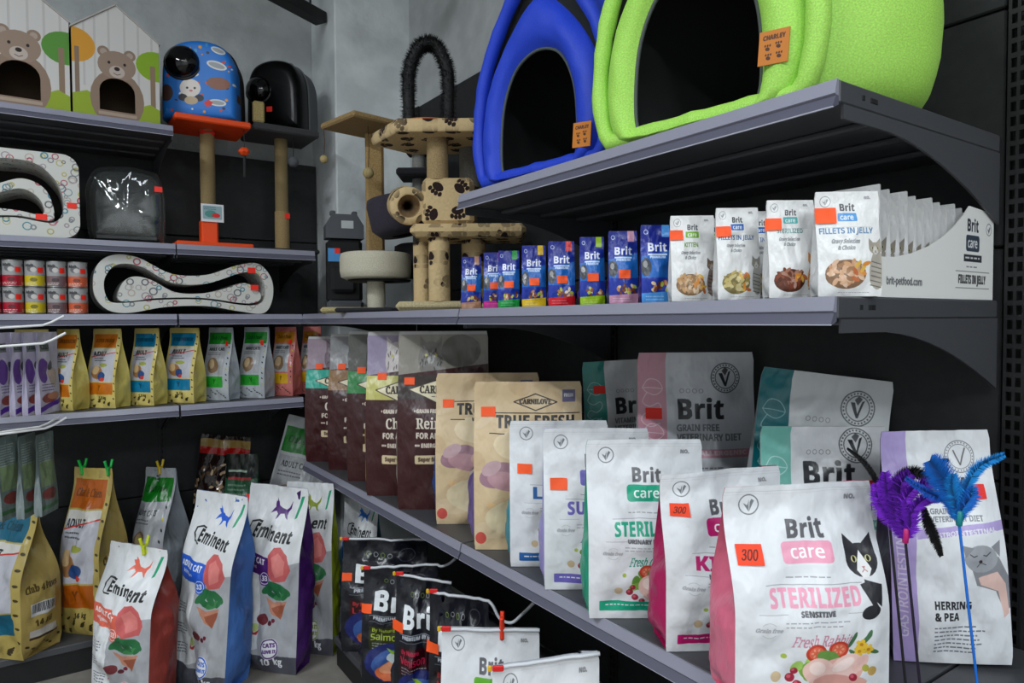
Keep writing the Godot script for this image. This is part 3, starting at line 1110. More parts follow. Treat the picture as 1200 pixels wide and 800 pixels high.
func art_white_pouch(col: Color, title: String, food: Color, asp: float, sd: int) -> StandardMaterial3D:
	var k := ink(230, asp, Color(0.90, 0.90, 0.895))
	emblem(k, 16, 15, 8, Color(0.55, 0.56, 0.57))
	k.text("NO.", 82, 12, 4, Color(0.55, 0.55, 0.57))
	k.text("Brit", 50, 30, 11, Color(0.25, 0.26, 0.28), 0.5, "b", 26)
	k.rrect(34, 33, 30, 13, 2, col)
	k.text("care", 49, 43.5, 8, Color(0.97, 0.97, 0.97), 0.5, "r", 22)
	k.text(title, 46, 65, 8.5, col.darkened(0.25), 0.5, "r", min(84.0, title.length() * 5.6))
	k.rect(10, 55, 76, 0.5, Color(0.7, 0.7, 0.7))
	k.text("Gravy Selection", 44, 80, 6, Color(0.45, 0.46, 0.48), 0.5, "t", 44, 0.3)
	k.text("& Choice", 44, 90, 6, Color(0.45, 0.46, 0.48), 0.5, "t", 26, 0.3)
	var rng := RandomNumberGenerator.new()
	rng.seed = sd
	var y := k.hgt - 36
	k.ell(42, y + 3, 32, 22, food.darkened(0.35))
	for q in 46:
		var a := rng.randf_range(0, TAU)
		var r := sqrt(rng.randf())
		k.ell(42 + cos(a) * r * 28, y + sin(a) * r * 19, 6.5, 3.2, food.lightened(rng.randf_range(-0.1, 0.4)) if q % 4 else food.darkened(0.2), rng.randf_range(0, 3))
	for q in 6:
		k.ell(62 + rng.randf_range(-12, 12), y + rng.randf_range(-14, 18), 7, 3.2, [Color("d98a34"), Color("e0b24a"), Color("c46a3a")][q % 3], rng.randf_range(0, 3))
	var cat := [Color(0.44, 0.36, 0.32), Color(0.56, 0.55, 0.52), Color(0.84, 0.55, 0.28), Color(0.60, 0.57, 0.52)][sd % 4] as Color
	k.ell(92, y - 4, 13, 30, cat.lightened(0.15))
	cat_face(k, 90, y - 36, 1.05, cat, cat.lightened(0.45), Color(0.3, 0.2, 0.2))
	for q in 6:
		k.line([[82, y - 16 + q * 7], [98, y - 12 + q * 7]], 1.6, cat.darkened(0.35))
	k.small(30, k.hgt - 6, 60, 1, Color(0.5, 0.5, 0.5), sd)
	return print_mat(k, 0.3)


func art_ten_kilo(col: Color, asp: float, sub: String, sd: int) -> StandardMaterial3D:
	var k := ink(300, asp, Color(0.86, 0.87, 0.875))
	var H := k.hgt
	# the brushed silver lower half and the dark foot of the bag
	k.poly([[42, H * 0.42], [100, H * 0.38], [100, H], [0, H], [0, H * 0.9], [42, H * 0.86]], Color(0.66, 0.67, 0.69))
	k.poly([[0, H * 0.86], [42, H * 0.90], [100, H * 0.90], [100, H], [0, H]], Color(0.30, 0.30, 0.34))
	# leaping animal
	k.poly([[50, 14], [53, 18], [55, 22], [60, 25], [66, 27], [71, 24], [76, 16], [74, 25], [70, 29], [69, 33], [71, 37], [67, 35], [64, 31], [59, 31], [56, 35], [53, 37], [55, 31], [52, 28], [48, 29], [43, 31], [47, 26], [50, 24], [48, 21], [47, 18], [50, 18]], col)
	k.poly([[90, 10], [95, 9], [86, 34], [82, 36]], Color(0.10, 0.60, 0.42))
	k.line([[27, 58], [16, 56], [13, 48], [15, 42], [26, 40], [33, 41]], 1.8, Color(0.12, 0.12, 0.13))
	k.text("Eminent", 54, 58, 13, Color(0.10, 0.10, 0.11), 0.5, "b", 64, 0.12, 0.09)
	k.poly([[0, 70], [56, 77], [56, 99], [0, 97]], col)
	k.text("ADULT CAT", 28, 84, 6.4, Color(0.95, 0.95, 0.95), 0.5, "b", 46, 0, 0.07)
	k.text(sub, 22, 91, 3.6, Color(0.9, 0.9, 0.92), 0.5, "r", 26, 0, 0.07)
	k.poly([[56, 74], [64, 65], [74, 64], [84, 74], [90, 90], [84, 102], [66, 104], [56, 98]], Color(0.80, 0.38, 0.38))
	k.poly([[62, 76], [72, 70], [82, 80], [82, 94], [70, 98]], Color(0.87, 0.50, 0.48))
	k.ell(50, 102, 9, 9, col)
	k.ring(50, 102, 7, 0.8, Color(0.93, 0.93, 0.95))
	k.text("33", 50, 105, 6, Color(0.93, 0.93, 0.95))
	for q in [[56, 114, 12, 5, -0.5], [68, 109, 13, 5, 0.2], [80, 113, 12, 5, 0.6], [62, 121, 12, 4, 0.3], [75, 122, 12, 4, -0.3], [70, 116, 9, 4, 0.9], [84, 120, 7, 3, -0.8]]:
		k.ell(q[0], q[1], q[2], q[3], [Color(0.14, 0.42, 0.24), Color(0.24, 0.52, 0.30)][int(q[0]) % 2], q[4])
	k.poly([[50, 124], [64, 130], [86, 126], [74, 148], [62, 142]], Color(0.75, 0.52, 0.42))
	k.poly([[62, 136], [84, 130], [74, 150]], Color(0.62, 0.34, 0.24))
	k.ell(48, H * 0.70, 9, 6, Color(0.42, 0.16, 0.18))
	k.ell(60, H * 0.715, 3, 3, Color(0.35, 0.10, 0.16))
	k.ell(65, H * 0.70, 2.6, 2.6, Color(0.45, 0.12, 0.2))
	k.ell(36, H * 0.745, 6, 5, Color(0.72, 0.78, 0.50))
	k.poly([[30, H * 0.755], [36, H * 0.775], [44, H * 0.755], [40, H * 0.785], [33, H * 0.782]], Color(0.72, 0.2, 0.2))
	for y in [0.55, 0.66, 0.77]:
		k.small(4, H * y, 24, 4, Color(0.36, 0.37, 0.42), sd + int(y * 100), 3.6, 2.4)
	k.ell(60, H * 0.855, 13, 13, Color(0.93, 0.93, 0.95))
	k.ring(60, H * 0.855, 11.5, 1.6, col)
	k.text("CATS", 60, H * 0.848, 5, col)
	k.text("LOVE IT", 60, H * 0.848 + 7, 3.6, col)
	k.text("10 kg", 62, H * 0.955, 9, Color(0.93, 0.93, 0.95))
	return print_mat(k, 0.4)


func art_gold(band: Color, asp: float, big := false) -> StandardMaterial3D:
	var gold := Color(0.80, 0.73, 0.42) if not big else Color(0.70, 0.62, 0.34)
	var k := ink(180 if not big else 260, asp, gold)
	var H := k.hgt
	k.rect(6, H * 0.07, 84, H * 0.17, band)
	k.text("SUPER PREMIUM" if not big else "Chat & Chien", 48, H * 0.175, 9 if not big else 11, band.darkened(0.45), 0.5, "s", 70, 0.15)
	k.rect(6, H * 0.25, 84, H * 0.42, Color(0.72, 0.72, 0.75))
	k.poly([[6, H * 0.25], [90, H * 0.25], [90, H * 0.30], [50, H * 0.33], [6, H * 0.29]], Color(0.82, 0.81, 0.78))
	k.text("ADULT", 38, H * 0.345, 11, Color(0.14, 0.18, 0.18), 0.5, "b", 48)
	k.small(18, H * 0.37, 50, 2, Color(0.25, 0.28, 0.3), 4, 6, 4)
	k.ell(36, H * 0.56, 20, 17, Color(0.62, 0.44, 0.28))
	k.ell(28, H * 0.52, 12, 12, Color(0.80, 0.68, 0.50))
	k.ell(52, H * 0.60, 12, 12, Color(0.15, 0.28, 0.50))
	k.ell(56, H * 0.64, 7, 5, Color(0.80, 0.22, 0.16))
	k.ell(54, H * 0.46, 14, 5, Color(0.62, 0.64, 0.30))
	k.line([[6, H * 0.36], [90, H * 0.30]], 2.0, Color(0.78, 0.16, 0.12))
	k.rect(6, H * 0.68, 84, H * 0.15, band)
	k.text("Y", 48, H * 0.78, 14, band.darkened(0.35), 0.5, "b")
	k.text("14 kg" if big else "1,5 kg", 55, H * 0.89, 7, Color(0.18, 0.16, 0.08), 0.5, "b")
	for q in 14:
		var x := fposmod(q * 37.0, 92.0) + 3
		var y := H * (0.89 + 0.10 * fposmod(q * 0.37, 1.0))
		k.ell(x, y, 4, 1.8, Color(0.22, 0.19, 0.10), 0.3 * (q % 3 - 1))
		k.ell(x + 4, y - 2, 1.6, 1.4, Color(0.22, 0.19, 0.10))
	for q in 9:
		k.ell(95, H * (0.12 + q * 0.095), 3.2, 1.8, Color(0.25, 0.21, 0.10), 0.5)
	return print_mat(k, 0.32)


func art_silver(band: Color, bg: Color, asp: float, low: Color, px := 180) -> StandardMaterial3D:
	var k := ink(px, asp, bg)
	var H := k.hgt
	k.rect(4, H * 0.07, 90, H * 0.16, band)
	k.text("Club 4 Paws", 46, H * 0.17, 10, band.darkened(0.5), 0.5, "s", 66, 0.15)
	k.rect(4, H * 0.25, 74, H * 0.40, Color(0.62, 0.63, 0.64))
	k.text("ADULT CATS", 42, H * 0.32, 8, Color(0.15, 0.17, 0.18), 0.5, "b", 60)
	k.small(10, H * 0.345, 50, 2, Color(0.3, 0.3, 0.32), 7, 5, 3)
	k.ell(34, H * 0.52, 22, 22, Color(0.50, 0.40, 0.30))
	k.ell(30, H * 0.50, 12, 14, Color(0.72, 0.62, 0.48))
	k.rect(4, H * 0.67, 74, H * 0.15, low)
	k.text("Y", 46, H * 0.77, 13, low.darkened(0.4), 0.5, "b")
	for q in 12:
		k.ell(fposmod(q * 41.0, 90.0) + 5, H * (0.86 + 0.12 * fposmod(q * 0.41, 1.0)), 4, 1.6, Color(0.14, 0.15, 0.16), 0.3)
	for q in 8:
		k.ell(90, H * (0.27 + q * 0.075), 3.6, 2.0, [Color(0.12, 0.12, 0.13), Color(0.75, 0.72, 0.2)][q % 3 % 2], 0.6)
	return print_mat(k, 0.3)


func art_navy(accent: Color, title: String, asp: float, sd: int) -> StandardMaterial3D:
	var k := ink(260, asp, Color(0.075, 0.085, 0.12))
	var H := k.hgt
	k.rect(0, 0, 100, 1.5, Color(0.12, 0.13, 0.17))
	for q in 4:
		k.ring(30 + q * 9, 24, 2.8, 0.6, [Color(0.5, 0.6, 0.2), Color(0.7, 0.7, 0.7)][q % 2], 10)
	k.ring(76, 24, 9, 0.7, Color(0.35, 0.36, 0.4))
	k.text("Brit", 48, 62, 24, Color(0.90, 0.92, 0.93), 0.5, "b", 72)
	k.rect(10, 68, 82, 1.0, Color(0.55, 0.57, 0.6))
	k.text("PREMIUM BY NATURE", 50, 74, 4, Color(0.75, 0.77, 0.8), 0.5, "b", 70)
	k.rect(10, 77, 82, 0.8, Color(0.4, 0.42, 0.46))
	k.rect(10, 84, 60, 34, accent.darkened(0.75))
	k.text("By Nature", 14, 92, 5, accent, 0.0, "r")
	k.text(title, 12, 104, 9, accent, 0.0, "r", 44)
	k.small(14, 108, 44, 3, Color(0.55, 0.57, 0.6), sd, 4, 2.4)
	k.ell(50, H * 0.78, 46, 30, Color(0.10, 0.14, 0.40))
	k.ell(50, H * 0.80, 36, 24, Color(0.22, 0.36, 0.62))
	k.ell(52, H * 0.84, 34, 15, Color(0.84, 0.42, 0.24), -0.15)
	k.ell(44, H * 0.82, 20, 9, Color(0.92, 0.62, 0.46), -0.2)
	k.ell(48, H * 0.74, 14, 9, Color(0.80, 0.86, 0.86))
	k.poly([[34, H * 0.66], [46, H * 0.68], [60, H * 0.71], [54, H * 0.73], [40, H * 0.70]], Color(0.55, 0.72, 0.15))
	k.ell(66, H * 0.90, 26, 6, Color(0.60, 0.74, 0.25), 0.1)
	return print_mat(k, 0.28)


# ---------------------------------------------------------------- lower shelf on the right
func fill_lower_shelf() -> void:
	var gr := "white cat food bags on the lower right shelf"
	var s1 := [[0.20, 0.70, 0.026, 0.019]]
	bag("cat_food_bag", "white cat food bag with blue LAMB print, leftmost of the white row", gr, Vector3(0.9943, 0.6480, -1.2624), 0.2316, 0.3342, 0.0750, -34.0, art_care(Color(0.12, 0.36, 0.62), "LAMB", "& CHICKEN", "Fresh Lamb", 1.46, false, 2), film(Color(0.10, 0.55, 0.62)), {"stickers": [[0.15, 0.68, 0.034, 0.022]], "back": film(Color(0.86, 0.87, 0.88))})
	bag("cat_food_bag", "white cat food bag with violet print, second of the white row", gr, Vector3(0.9759, 0.6480, -1.1099), 0.2280, 0.3373, 0.0750, -34.0, art_care(Color(0.42, 0.38, 0.72), "SUSTAIN", "HAIR & SKIN", "Exotic Fish", 1.50, false, 3), film(Color(0.62, 0.58, 0.82)), {"stickers": [[0.14, 0.66, 0.036, 0.024]], "back": film(Color(0.86, 0.87, 0.88))})
	bag("cat_food_bag", "white cat food bag with green STERILIZED print and green foot band", gr, Vector3(0.9628, 0.6480, -0.9534), 0.2270, 0.3368, 0.0850, -34.0, art_care(Color(0.07, 0.64, 0.50), "STERILIZED", "URINARY HEALTH", "Fresh Chicken", 1.50, false, 4, 340), film(Color(0.10, 0.62, 0.48)), {"back": film(Color(0.86, 0.87, 0.88))})
	bag("cat_food_bag", "white cat food bag with magenta sides and handwritten orange 300 sticker", gr, Vector3(0.9808, 0.6480, -0.7851), 0.2181, 0.3041, 0.0800, -30.0, art_care(Color(0.76, 0.08, 0.42), "KITTEN", "HEALTHY GROWTH", "Fresh Chicken", 1.50, false, 5, 340), film(Color(0.66, 0.07, 0.33)), {"stickers": [[0.14, 0.80, 0.032, 0.022, sticker_price("300")]], "bulge": 0.02, "wr": 0.008, "tilt": 0.02, "back": film(Color(0.86, 0.87, 0.88))})
	bag("cat_food_bag", "large white cat food bag with pink STERILIZED print and a black and white cat", gr, Vector3(0.9421, 0.6480, -0.6092), 0.2339, 0.3197, 0.1000, -30.0, art_care(Color(0.93, 0.62, 0.72), "STERILIZED", "SENSITIVE", "Fresh Rabbit", 1.42, true, 6, 420), film(Color(0.86, 0.42, 0.53)), {"stickers": [[0.13, 0.70, 0.038, 0.028, sticker_price("300")]], "bulge": 0.016, "wr": 0.006, "tilt": 0.008, "back": film(Color(0.86, 0.87, 0.88))})
	# second row
	var grv := "silver veterinary diet bags behind the white row"
	bag("veterinary_diet_bag", "silver bag with narrow teal stripe, half hidden behind the pink striped bag", grv, Vector3(1.2762, 0.6480, -1.2919), 0.2366, 0.4608, 0.0400, -34.0, art_vet(Color(0.16, 0.56, 0.52), ["VITAMIN", "VETERINARY DIET"], 1.9, Color(0.84, 0.85, 0.86), 2), film(Color(0.5, 0.55, 0.55)), {"stickers": [[0.17, 0.84, 0.03, 0.02, M.red_sticker]], "roll": 3.0, "wr": 0.008})
	bag("veterinary_diet_bag", "tall silver bag with pale pink stripe on its left side", grv, Vector3(1.2376, 0.6480, -1.0607), 0.2691, 0.4950, 0.0450, -34.0, art_vet(Color(0.84, 0.60, 0.66), ["GRAIN FREE", "VETERINARY DIET"], 1.85, Color(0.85, 0.86, 0.88), 3), film(Color(0.6, 0.6, 0.62)), {"stickers": [[0.13, 0.72, 0.036, 0.025, M.red_sticker]]})
	bag("veterinary_diet_bag", "silver bag with dark teal stripe, tilted against the black panel", grv, Vector3(1.2458, 0.6480, -0.8006), 0.2594, 0.4476, 0.0350, -38.0, art_vet(Color(0.03, 0.45, 0.48), ["GRAIN FREE", "VETERINARY DIET"], 1.62, Color(0.87, 0.88, 0.89), 4), film(Color(0.55, 0.56, 0.57)), {"stickers": [[0.14, 0.66, 0.04, 0.028, M.red_sticker]], "roll": -7.0, "wr": 0.006, "bulge": 0.008})
	bag("veterinary_diet_bag", "silver bag with mint stripe behind the cat picture bag", grv, Vector3(1.2108, 0.6480, -0.7294), 0.2330, 0.3672, 0.0350, -38.0, art_vet(Color(0.45, 0.72, 0.67), ["GRAIN FREE", "VETERINARY DIET"], 1.45, Color(0.88, 0.89, 0.90), 5, "", 14.0), film(Color(0.6, 0.6, 0.61)), {"stickers": [[0.91, 0.70, 0.036, 0.022, M.red_sticker]], "bulge": 0.008})
	bag("veterinary_diet_bag", "white bag with lavender stripe and HERRING print behind the feather wands", grv, Vector3(1.2435, 0.6480, -0.5301), 0.1778, 0.3778, 0.0750, -46.0, art_gastro(1.9), film(Color(0.16, 0.13, 0.20)), {"stickers": [[0.80, 0.74, 0.032, 0.022, M.red_sticker]], "bulge": 0.018, "taper": 0.93, "roll": 3.0, "wr": 0.006})
	# maroon bags and kraft bags
	var grm := "maroon cat food bags on the far end of the lower shelf"
	var asp := 1.5
	bag("maroon_food_bag", "maroon cat food bag with turquoise band, farthest of the row", grm, Vector3(1.0262, 0.6480, -2.7039), 0.3288, 0.5094, 0.1000, -36.0, art_maroon(Color(0.16, 0.66, 0.58), "Caribou", Color(0.62, 0.55, 0.60), Color(0.45, 0.38, 0.42), asp), film(Color(0.22, 0.07, 0.08)), {"stickers": [[0.16, 0.76, 0.03, 0.022]]})
	bag("maroon_food_bag", "maroon cat food bag with tan band and LAMB print", grm, Vector3(1.0405, 0.6480, -2.4987), 0.3127, 0.5224, 0.1000, -36.0, art_maroon(Color(0.58, 0.44, 0.30), "Lamb", Color(0.55, 0.55, 0.56), Color(0.30, 0.30, 0.31), asp), film(Color(0.66, 0.50, 0.30)), {"stickers": [[0.16, 0.76, 0.03, 0.022]]})
	bag("maroon_food_bag", "maroon cat food bag with green band, middle of the row", grm, Vector3(1.0239, 0.6480, -2.2827), 0.2937, 0.5348, 0.0900, -36.0, art_maroon(Color(0.20, 0.52, 0.28), "Turkey", Color(0.36, 0.36, 0.34), Color(0.25, 0.24, 0.23), asp), film(Color(0.22, 0.07, 0.08)), {"stickers": [[0.17, 0.74, 0.03, 0.022]]})
	bag("maroon_food_bag", "maroon cat food bag with pale yellow band and yellow edge", grm, Vector3(0.9925, 0.6480, -2.0579), 0.2746, 0.5346, 0.0900, -36.0, art_maroon(Color(0.76, 0.74, 0.42), "Chicken", Color(0.60, 0.56, 0.66), Color(0.80, 0.77, 0.76), asp), film(Color(0.80, 0.70, 0.10)), {"stickers": [[0.19, 0.73, 0.03, 0.022]]})
	bag("maroon_food_bag", "large maroon cat food bag with tabby cat photo beside the kraft bags", grm, Vector3(1.0083, 0.6480, -1.8490), 0.2748, 0.5394, 0.0900, -36.0, art_maroon(Color(0.2, 0.15, 0.14), "Reindeer", Color(0.58, 0.56, 0.52), Color(0.50, 0.49, 0.47), 1.62, true), film(Color(0.60, 0.55, 0.50)), {"stickers": [[0.13, 0.72, 0.032, 0.022]]})
	var tru := art_true(1.62)
	bag("kraft_food_bag", "kraft brown food bag with blue side beside the large maroon bag", "kraft brown food bags", Vector3(1.0384, 0.6480, -1.6439), 0.2924, 0.4218, 0.0850, -34.0, tru, film(Color(0.16, 0.32, 0.60)), {"stickers": [[0.12, 0.80, 0.032, 0.022]], "wr": 0.008})
	bag("kraft_food_bag", "kraft brown food bag with violet side, in front of the other kraft bag", "kraft brown food bags", Vector3(1.0071, 0.6480, -1.4039), 0.2723, 0.4162, 0.0850, -34.0, tru, film(Color(0.42, 0.34, 0.56)), {"stickers": [[0.13, 0.82, 0.036, 0.024]], "wr": 0.008, "bulge": 0.02})
	wands()


func sticker_price(t: String) -> StandardMaterial3D:
	var key := "price " + t
	if not M.has(key):
		var k := ink(64, 0.7, Color(0.98, 0.26, 0.07))
		k.text(t, 50, 52, 34, Color(0.35, 0.07, 0.04), 0.5, "t", 66, 0.25)
		M[key] = printed(k.done(), 0.6)
	return M[key]


# one plume: a blade along a curve whose edges split into barbs
func plume(ctrl: Array, w: float, sd: int, ragged := 0.35) -> ArrayMesh:
	var path := spline(ctrl, 10)
	var st := SurfaceTool.new()
	st.begin(Mesh.PRIMITIVE_TRIANGLES)
	var rng := RandomNumberGenerator.new()
	rng.seed = sd
	var n := path.size()
	for i in n - 1:
		var f := float(i) / (n - 1)
		var a: Vector3 = path[i]
		var b: Vector3 = path[i + 1]
		var t := (b - a).normalized()
		var side := t.cross(Vector3(0.15, 0.1, 1)).normalized()
		var half := w * (0.35 + 0.65 * sin(PI * clampf(f * 0.95 + 0.08, 0, 1)))
		var f2 := float(i + 1) / (n - 1)
		var half2 := w * (0.35 + 0.65 * sin(PI * clampf(f2 * 0.95 + 0.08, 0, 1)))
		var c1 := (1.0 - ragged) * 0.6
		quad(st, a - side * half * c1 + t * half * 0.3, a, b, b - side * half2 * c1 + t * half2 * 0.3)
		quad(st, a, a + side * half * c1 + t * half * 0.3, b + side * half2 * c1 + t * half2 * 0.3, b)
		for k in 10:
			var p := a.lerp(b, k / 10.0)
			for s in [-1.0, 1.0]:
				var l := half * rng.randf_range(1.0 - ragged, 1.0)
				var e: Vector3 = p + side * s * l + t * l * 0.55 + Vector3(0, 0, rng.randf_range(-0.2, 0.2) * l)
				tri(st, p - t * 0.0009, p + t * 0.0012, e)
	return commit(st)


func wand(label: String, tip: Vector3, foot: Vector3, stick: Color, grip: Color, col: Array, plumes: Array, sd: int) -> void:
	var t := thing("feather_wand", label, "cat toy", foot, -34.35, "feather wands")
	var to := t.transform.affine_inverse() * tip
	part("stick", tube([Vector3(0, 0.001, 0), to * 0.5, to], 0.0019, 6), plastic(stick, 0.5), t)
	part("ferrule", lathe([Vector2(0.0, -0.004), Vector2(0.004, -0.002), Vector2(0.0048, 0.008), Vector2(0.0042, 0.018), Vector2(0.0, 0.020)], 12), plastic(grip, 0.4), t, to)
	var i := 0
	for p in plumes:
		var m := StandardMaterial3D.new()
		m.albedo_color = col[i % col.size()]
		m.roughness = 0.8
		m.backlight_enabled = true
		m.backlight = col[i % col.size()].darkened(0.4)
		var pts := []
		for q in p[0]:
			pts.append(to + Vector3(q[0], q[1], q[2] if q.size() > 2 else 0.0) * 0.001)
		part("feather", plume(pts, p[1], sd + i, p[2] if p.size() > 2 else 0.35), m, t)
		i += 1


func wands() -> void:
	var s1 := [Color(0.46, 0.10, 0.78), Color(0.54, 0.16, 0.86), Color(0.38, 0.06, 0.66)]
	wand("feather wand with a fluffy purple plume", Vector3(1.0228, 0.8965, -0.4885), Vector3(1.0442, 0.6480, -0.4719), Color(0.12, 0.08, 0.16), Color(0.72, 0.10, 0.42), s1, [
		[[[0, 8], [-14, 40], [-26, 72], [-30, 100]], 0.022, 0.5], [[[0, 8], [-20, 34], [-38, 58], [-44, 84]], 0.020, 0.5], [[[0, 8], [-4, 46], [-8, 80], [6, 98]], 0.024, 0.5],
		[[[0, 10], [10, 44], [34, 64], [66, 62]], 0.014, 0.3], [[[0, 10], [-6, 50], [14, 78], [40, 84]], 0.016, 0.4], [[[0, 4], [-10, 26], [-14, 52], [-20, 70]], 0.024, 0.6], [[[0, 4], [8, 22], [6, 44], [0, 60]], 0.022, 0.6]], 40)
	wand("feather wand with curled black feathers", Vector3(1.0337, 0.9302, -0.5186), Vector3(1.0337, 0.6480, -0.4872), Color(0.05, 0.05, 0.06), Color(0.08, 0.08, 0.09), [Color(0.03, 0.03, 0.035), Color(0.045, 0.045, 0.05)], [
		[[[0, 6], [6, 40], [34, 60], [72, 44], [86, 26]], 0.012, 0.15], [[[0, 6], [-14, 40], [-36, 74], [-62, 96]], 0.006, 0.1], [[[40, 36], [58, 52], [64, 70], [88, 78]], 0.008, 0.15], [[[52, 8], [58, -14], [70, -40], [80, -66]], 0.012, 0.25]], 60)
	wand("feather wand with a bright blue plume and blue stick", Vector3(1.0603, 0.9284, -0.4338), Vector3(1.1034, 0.6480, -0.4199), Color(0.10, 0.45, 0.85), Color(0.05, 0.50, 0.52), [Color(0.02, 0.42, 0.80), Color(0.05, 0.55, 0.86), Color(0.03, 0.34, 0.76)], [
		[[[0, 6], [-10, 40], [-30, 74], [-42, 90]], 0.028, 0.25], [[[0, 6], [8, 46], [26, 80], [62, 98]], 0.014, 0.35], [[[0, 6], [-18, 34], [-44, 44], [-76, 66]], 0.011, 0.5], [[[0, 4], [6, 22], [16, 38], [20, 52]], 0.018, 0.6], [[[0, 4], [-4, 26], [-10, 50], [-10, 70]], 0.020, 0.5]], 80)


# ---------------------------------------------------------------- middle shelf on the right
func pouch(label: String, group: String, at: Vector3, w: float, h: float, d: float, yaw: float, front: Material, side: Material, o := {}) -> Node3D:
	o.merge({"category": "pouch", "seal": 0.09, "full": 0.2, "bulge": 0.006, "wr": 0.003, "nu": 10, "nv": 16})
	return bag("food_pouch", label, group, at, w, h, d, yaw, front, side, o)


func fill_middle_shelf() -> void:
	var gr := "small blue cat food pouches"
	var navy := film(Color(0.10, 0.10, 0.42), 0.3)
	var st := [[0.52, 0.40, 0.022, 0.0165]]
	pouch("small blue food pouch with beige foot, farthest of the blue row", gr, Vector3(0.9388, 1.2500, -1.5629), 0.0520, 0.1385, 0.0300, -36.0, art_blue_pouch(Color(0.72, 0.52, 0.40), 2.2, 1), navy, {"stickers": st})
	pouch("small blue food pouch with magenta foot, second from the cat tree", gr, Vector3(0.9388, 1.2500, -1.4507), 0.0535, 0.1403, 0.0300, -36.0, art_blue_pouch(Color(0.84, 0.14, 0.58), 2.2, 2), navy, {"stickers": st})
	pouch("small blue food pouch with green foot", gr, Vector3(0.9138, 1.2500, -1.3489), 0.0504, 0.1345, 0.0300, -36.0, art_blue_pouch(Color(0.10, 0.62, 0.26), 2.2, 3), navy, {"stickers": st})
	pouch("small blue food pouch with yellow foot", gr, Vector3(0.9188, 1.2500, -1.2549), 0.0538, 0.1382, 0.0300, -36.0, art_blue_pouch(Color(0.90, 0.74, 0.10), 2.2, 4), navy, {"stickers": st})
	pouch("small blue food pouch with red foot", gr, Vector3(0.9188, 1.2500, -1.1548), 0.0563, 0.1380, 0.0300, -36.0, art_blue_pouch(Color(0.86, 0.10, 0.16), 2.2, 5), navy, {"stickers": st})
	pouch("small blue food pouch with lime foot", gr, Vector3(0.9188, 1.2500, -1.0557), 0.0496, 0.1370, 0.0300, -36.0, art_blue_pouch(Color(0.62, 0.78, 0.10), 2.3, 6), navy, {"stickers": st})
	pouch("small blue food pouch with mauve foot", gr, Vector3(0.9188, 1.2500, -0.9659), 0.0550, 0.1391, 0.0300, -36.0, art_blue_pouch(Color(0.80, 0.58, 0.70), 2.3, 7), navy, {"stickers": st})
	pouch("small blue food pouch with light blue foot, nearest the white pouches", gr, Vector3(0.9188, 1.2500, -0.8781), 0.0579, 0.1403, 0.0300, -36.0, art_blue_pouch(Color(0.30, 0.60, 0.90), 2.2, 8), navy)
	gr = "white cat food pouches in front"
	var pale := film(Color(0.80, 0.80, 0.80), 0.3)
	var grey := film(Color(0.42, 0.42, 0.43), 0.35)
	var w4 := art_white_pouch(Color(0.36, 0.60, 0.84), "FILLETS IN JELLY", Color(0.80, 0.60, 0.44), 1.6, 3)
	var w1 := art_white_pouch(Color(0.45, 0.68, 0.16), "KITTEN", Color(0.78, 0.60, 0.40), 1.75, 4)
	var w2 := art_white_pouch(Color(0.13, 0.36, 0.68), "FILLETS IN JELLY", Color(0.78, 0.70, 0.42), 1.85, 5)
	var w3 := art_white_pouch(Color(0.36, 0.70, 0.70), "STERILIZED", Color(0.52, 0.26, 0.16), 1.9, 6)
	pouch("white food pouch with lime logo and grey cat, next to the blue row", gr, Vector3(0.9188, 1.2500, -0.7958), 0.0748, 0.1466, 0.0300, -36.0, w1, pale, {"stickers": [[0.13, 0.77, 0.022, 0.017]]})
	pouch("white food pouch with dark blue logo and tabby cat", gr, Vector3(0.9188, 1.2500, -0.7041), 0.0671, 0.1471, 0.0300, -36.0, w2, pale, {"stickers": [[0.16, 0.74, 0.022, 0.017]]})
	pouch("white food pouch with ginger cat and dark meat chunks", gr, Vector3(0.9188, 1.2500, -0.6095), 0.0696, 0.1454, 0.0300, -36.0, w3, pale, {"stickers": [[0.12, 0.75, 0.023, 0.018]]})
	pouch("large white food pouch with light blue logo, beside the display box", gr, Vector3(0.9342, 1.2500, -0.5316), 0.0865, 0.1474, 0.0300, -38.0, w4, pale, {"stickers": [[0.15, 0.77, 0.028, 0.022]]})
	# pouches standing behind the white ones
	gr = "pouches behind the front white row"
	pouch("white food pouch peeking out behind the lime logo pouch", gr, Vector3(0.9938, 1.2500, -0.8194), 0.0848, 0.1511, 0.0300, -36.0, w1, grey)
	pouch("white food pouch in the gap behind the dark blue logo pouch", gr, Vector3(0.9938, 1.2500, -0.7154), 0.0758, 0.1495, 0.0300, -36.0, w2, grey)
	# display box of pouches
	var t := thing("display_box", "white cardboard display box of pouches at the shelf end", "box", Vector3(0.99, 1.2505, -0.517))
	var k := ink(512, 0.405, Color(0.90, 0.90, 0.89))
	var dk := Color(0.15, 0.17, 0.21)
	k.text("brit-petfood.com", 20, 35.5, 2.6, Color(0.3, 0.3, 0.32), 0.5, "r")
	k.text("Brit", 79, 11, 5.2, dk, 0.5, "b", 12)
	k.rrect(72.5, 12.5, 13, 7, 1.2, Color(0.20, 0.24, 0.30))
	k.text("care", 79, 18, 4, Color(0.95, 0.95, 0.95), 0.5, "r", 10)
	k.rect(70.5, 21, 17.5, 3, Color(0.14, 0.16, 0.19))
	k.small(72, 22.0, 14, 1, Color(0.85, 0.85, 0.85), 3, 2, 1.4)
	k.small(73, 26, 12, 1, Color(0.5, 0.5, 0.52), 4, 2, 1.0)
	k.rect(63, 28.2, 33, 0.25, Color(0.4, 0.4, 0.4))
	k.text("FILLETS IN JELLY", 79, 33.6, 3.6, Color(0.14, 0.14, 0.15), 0.5, "b", 27)
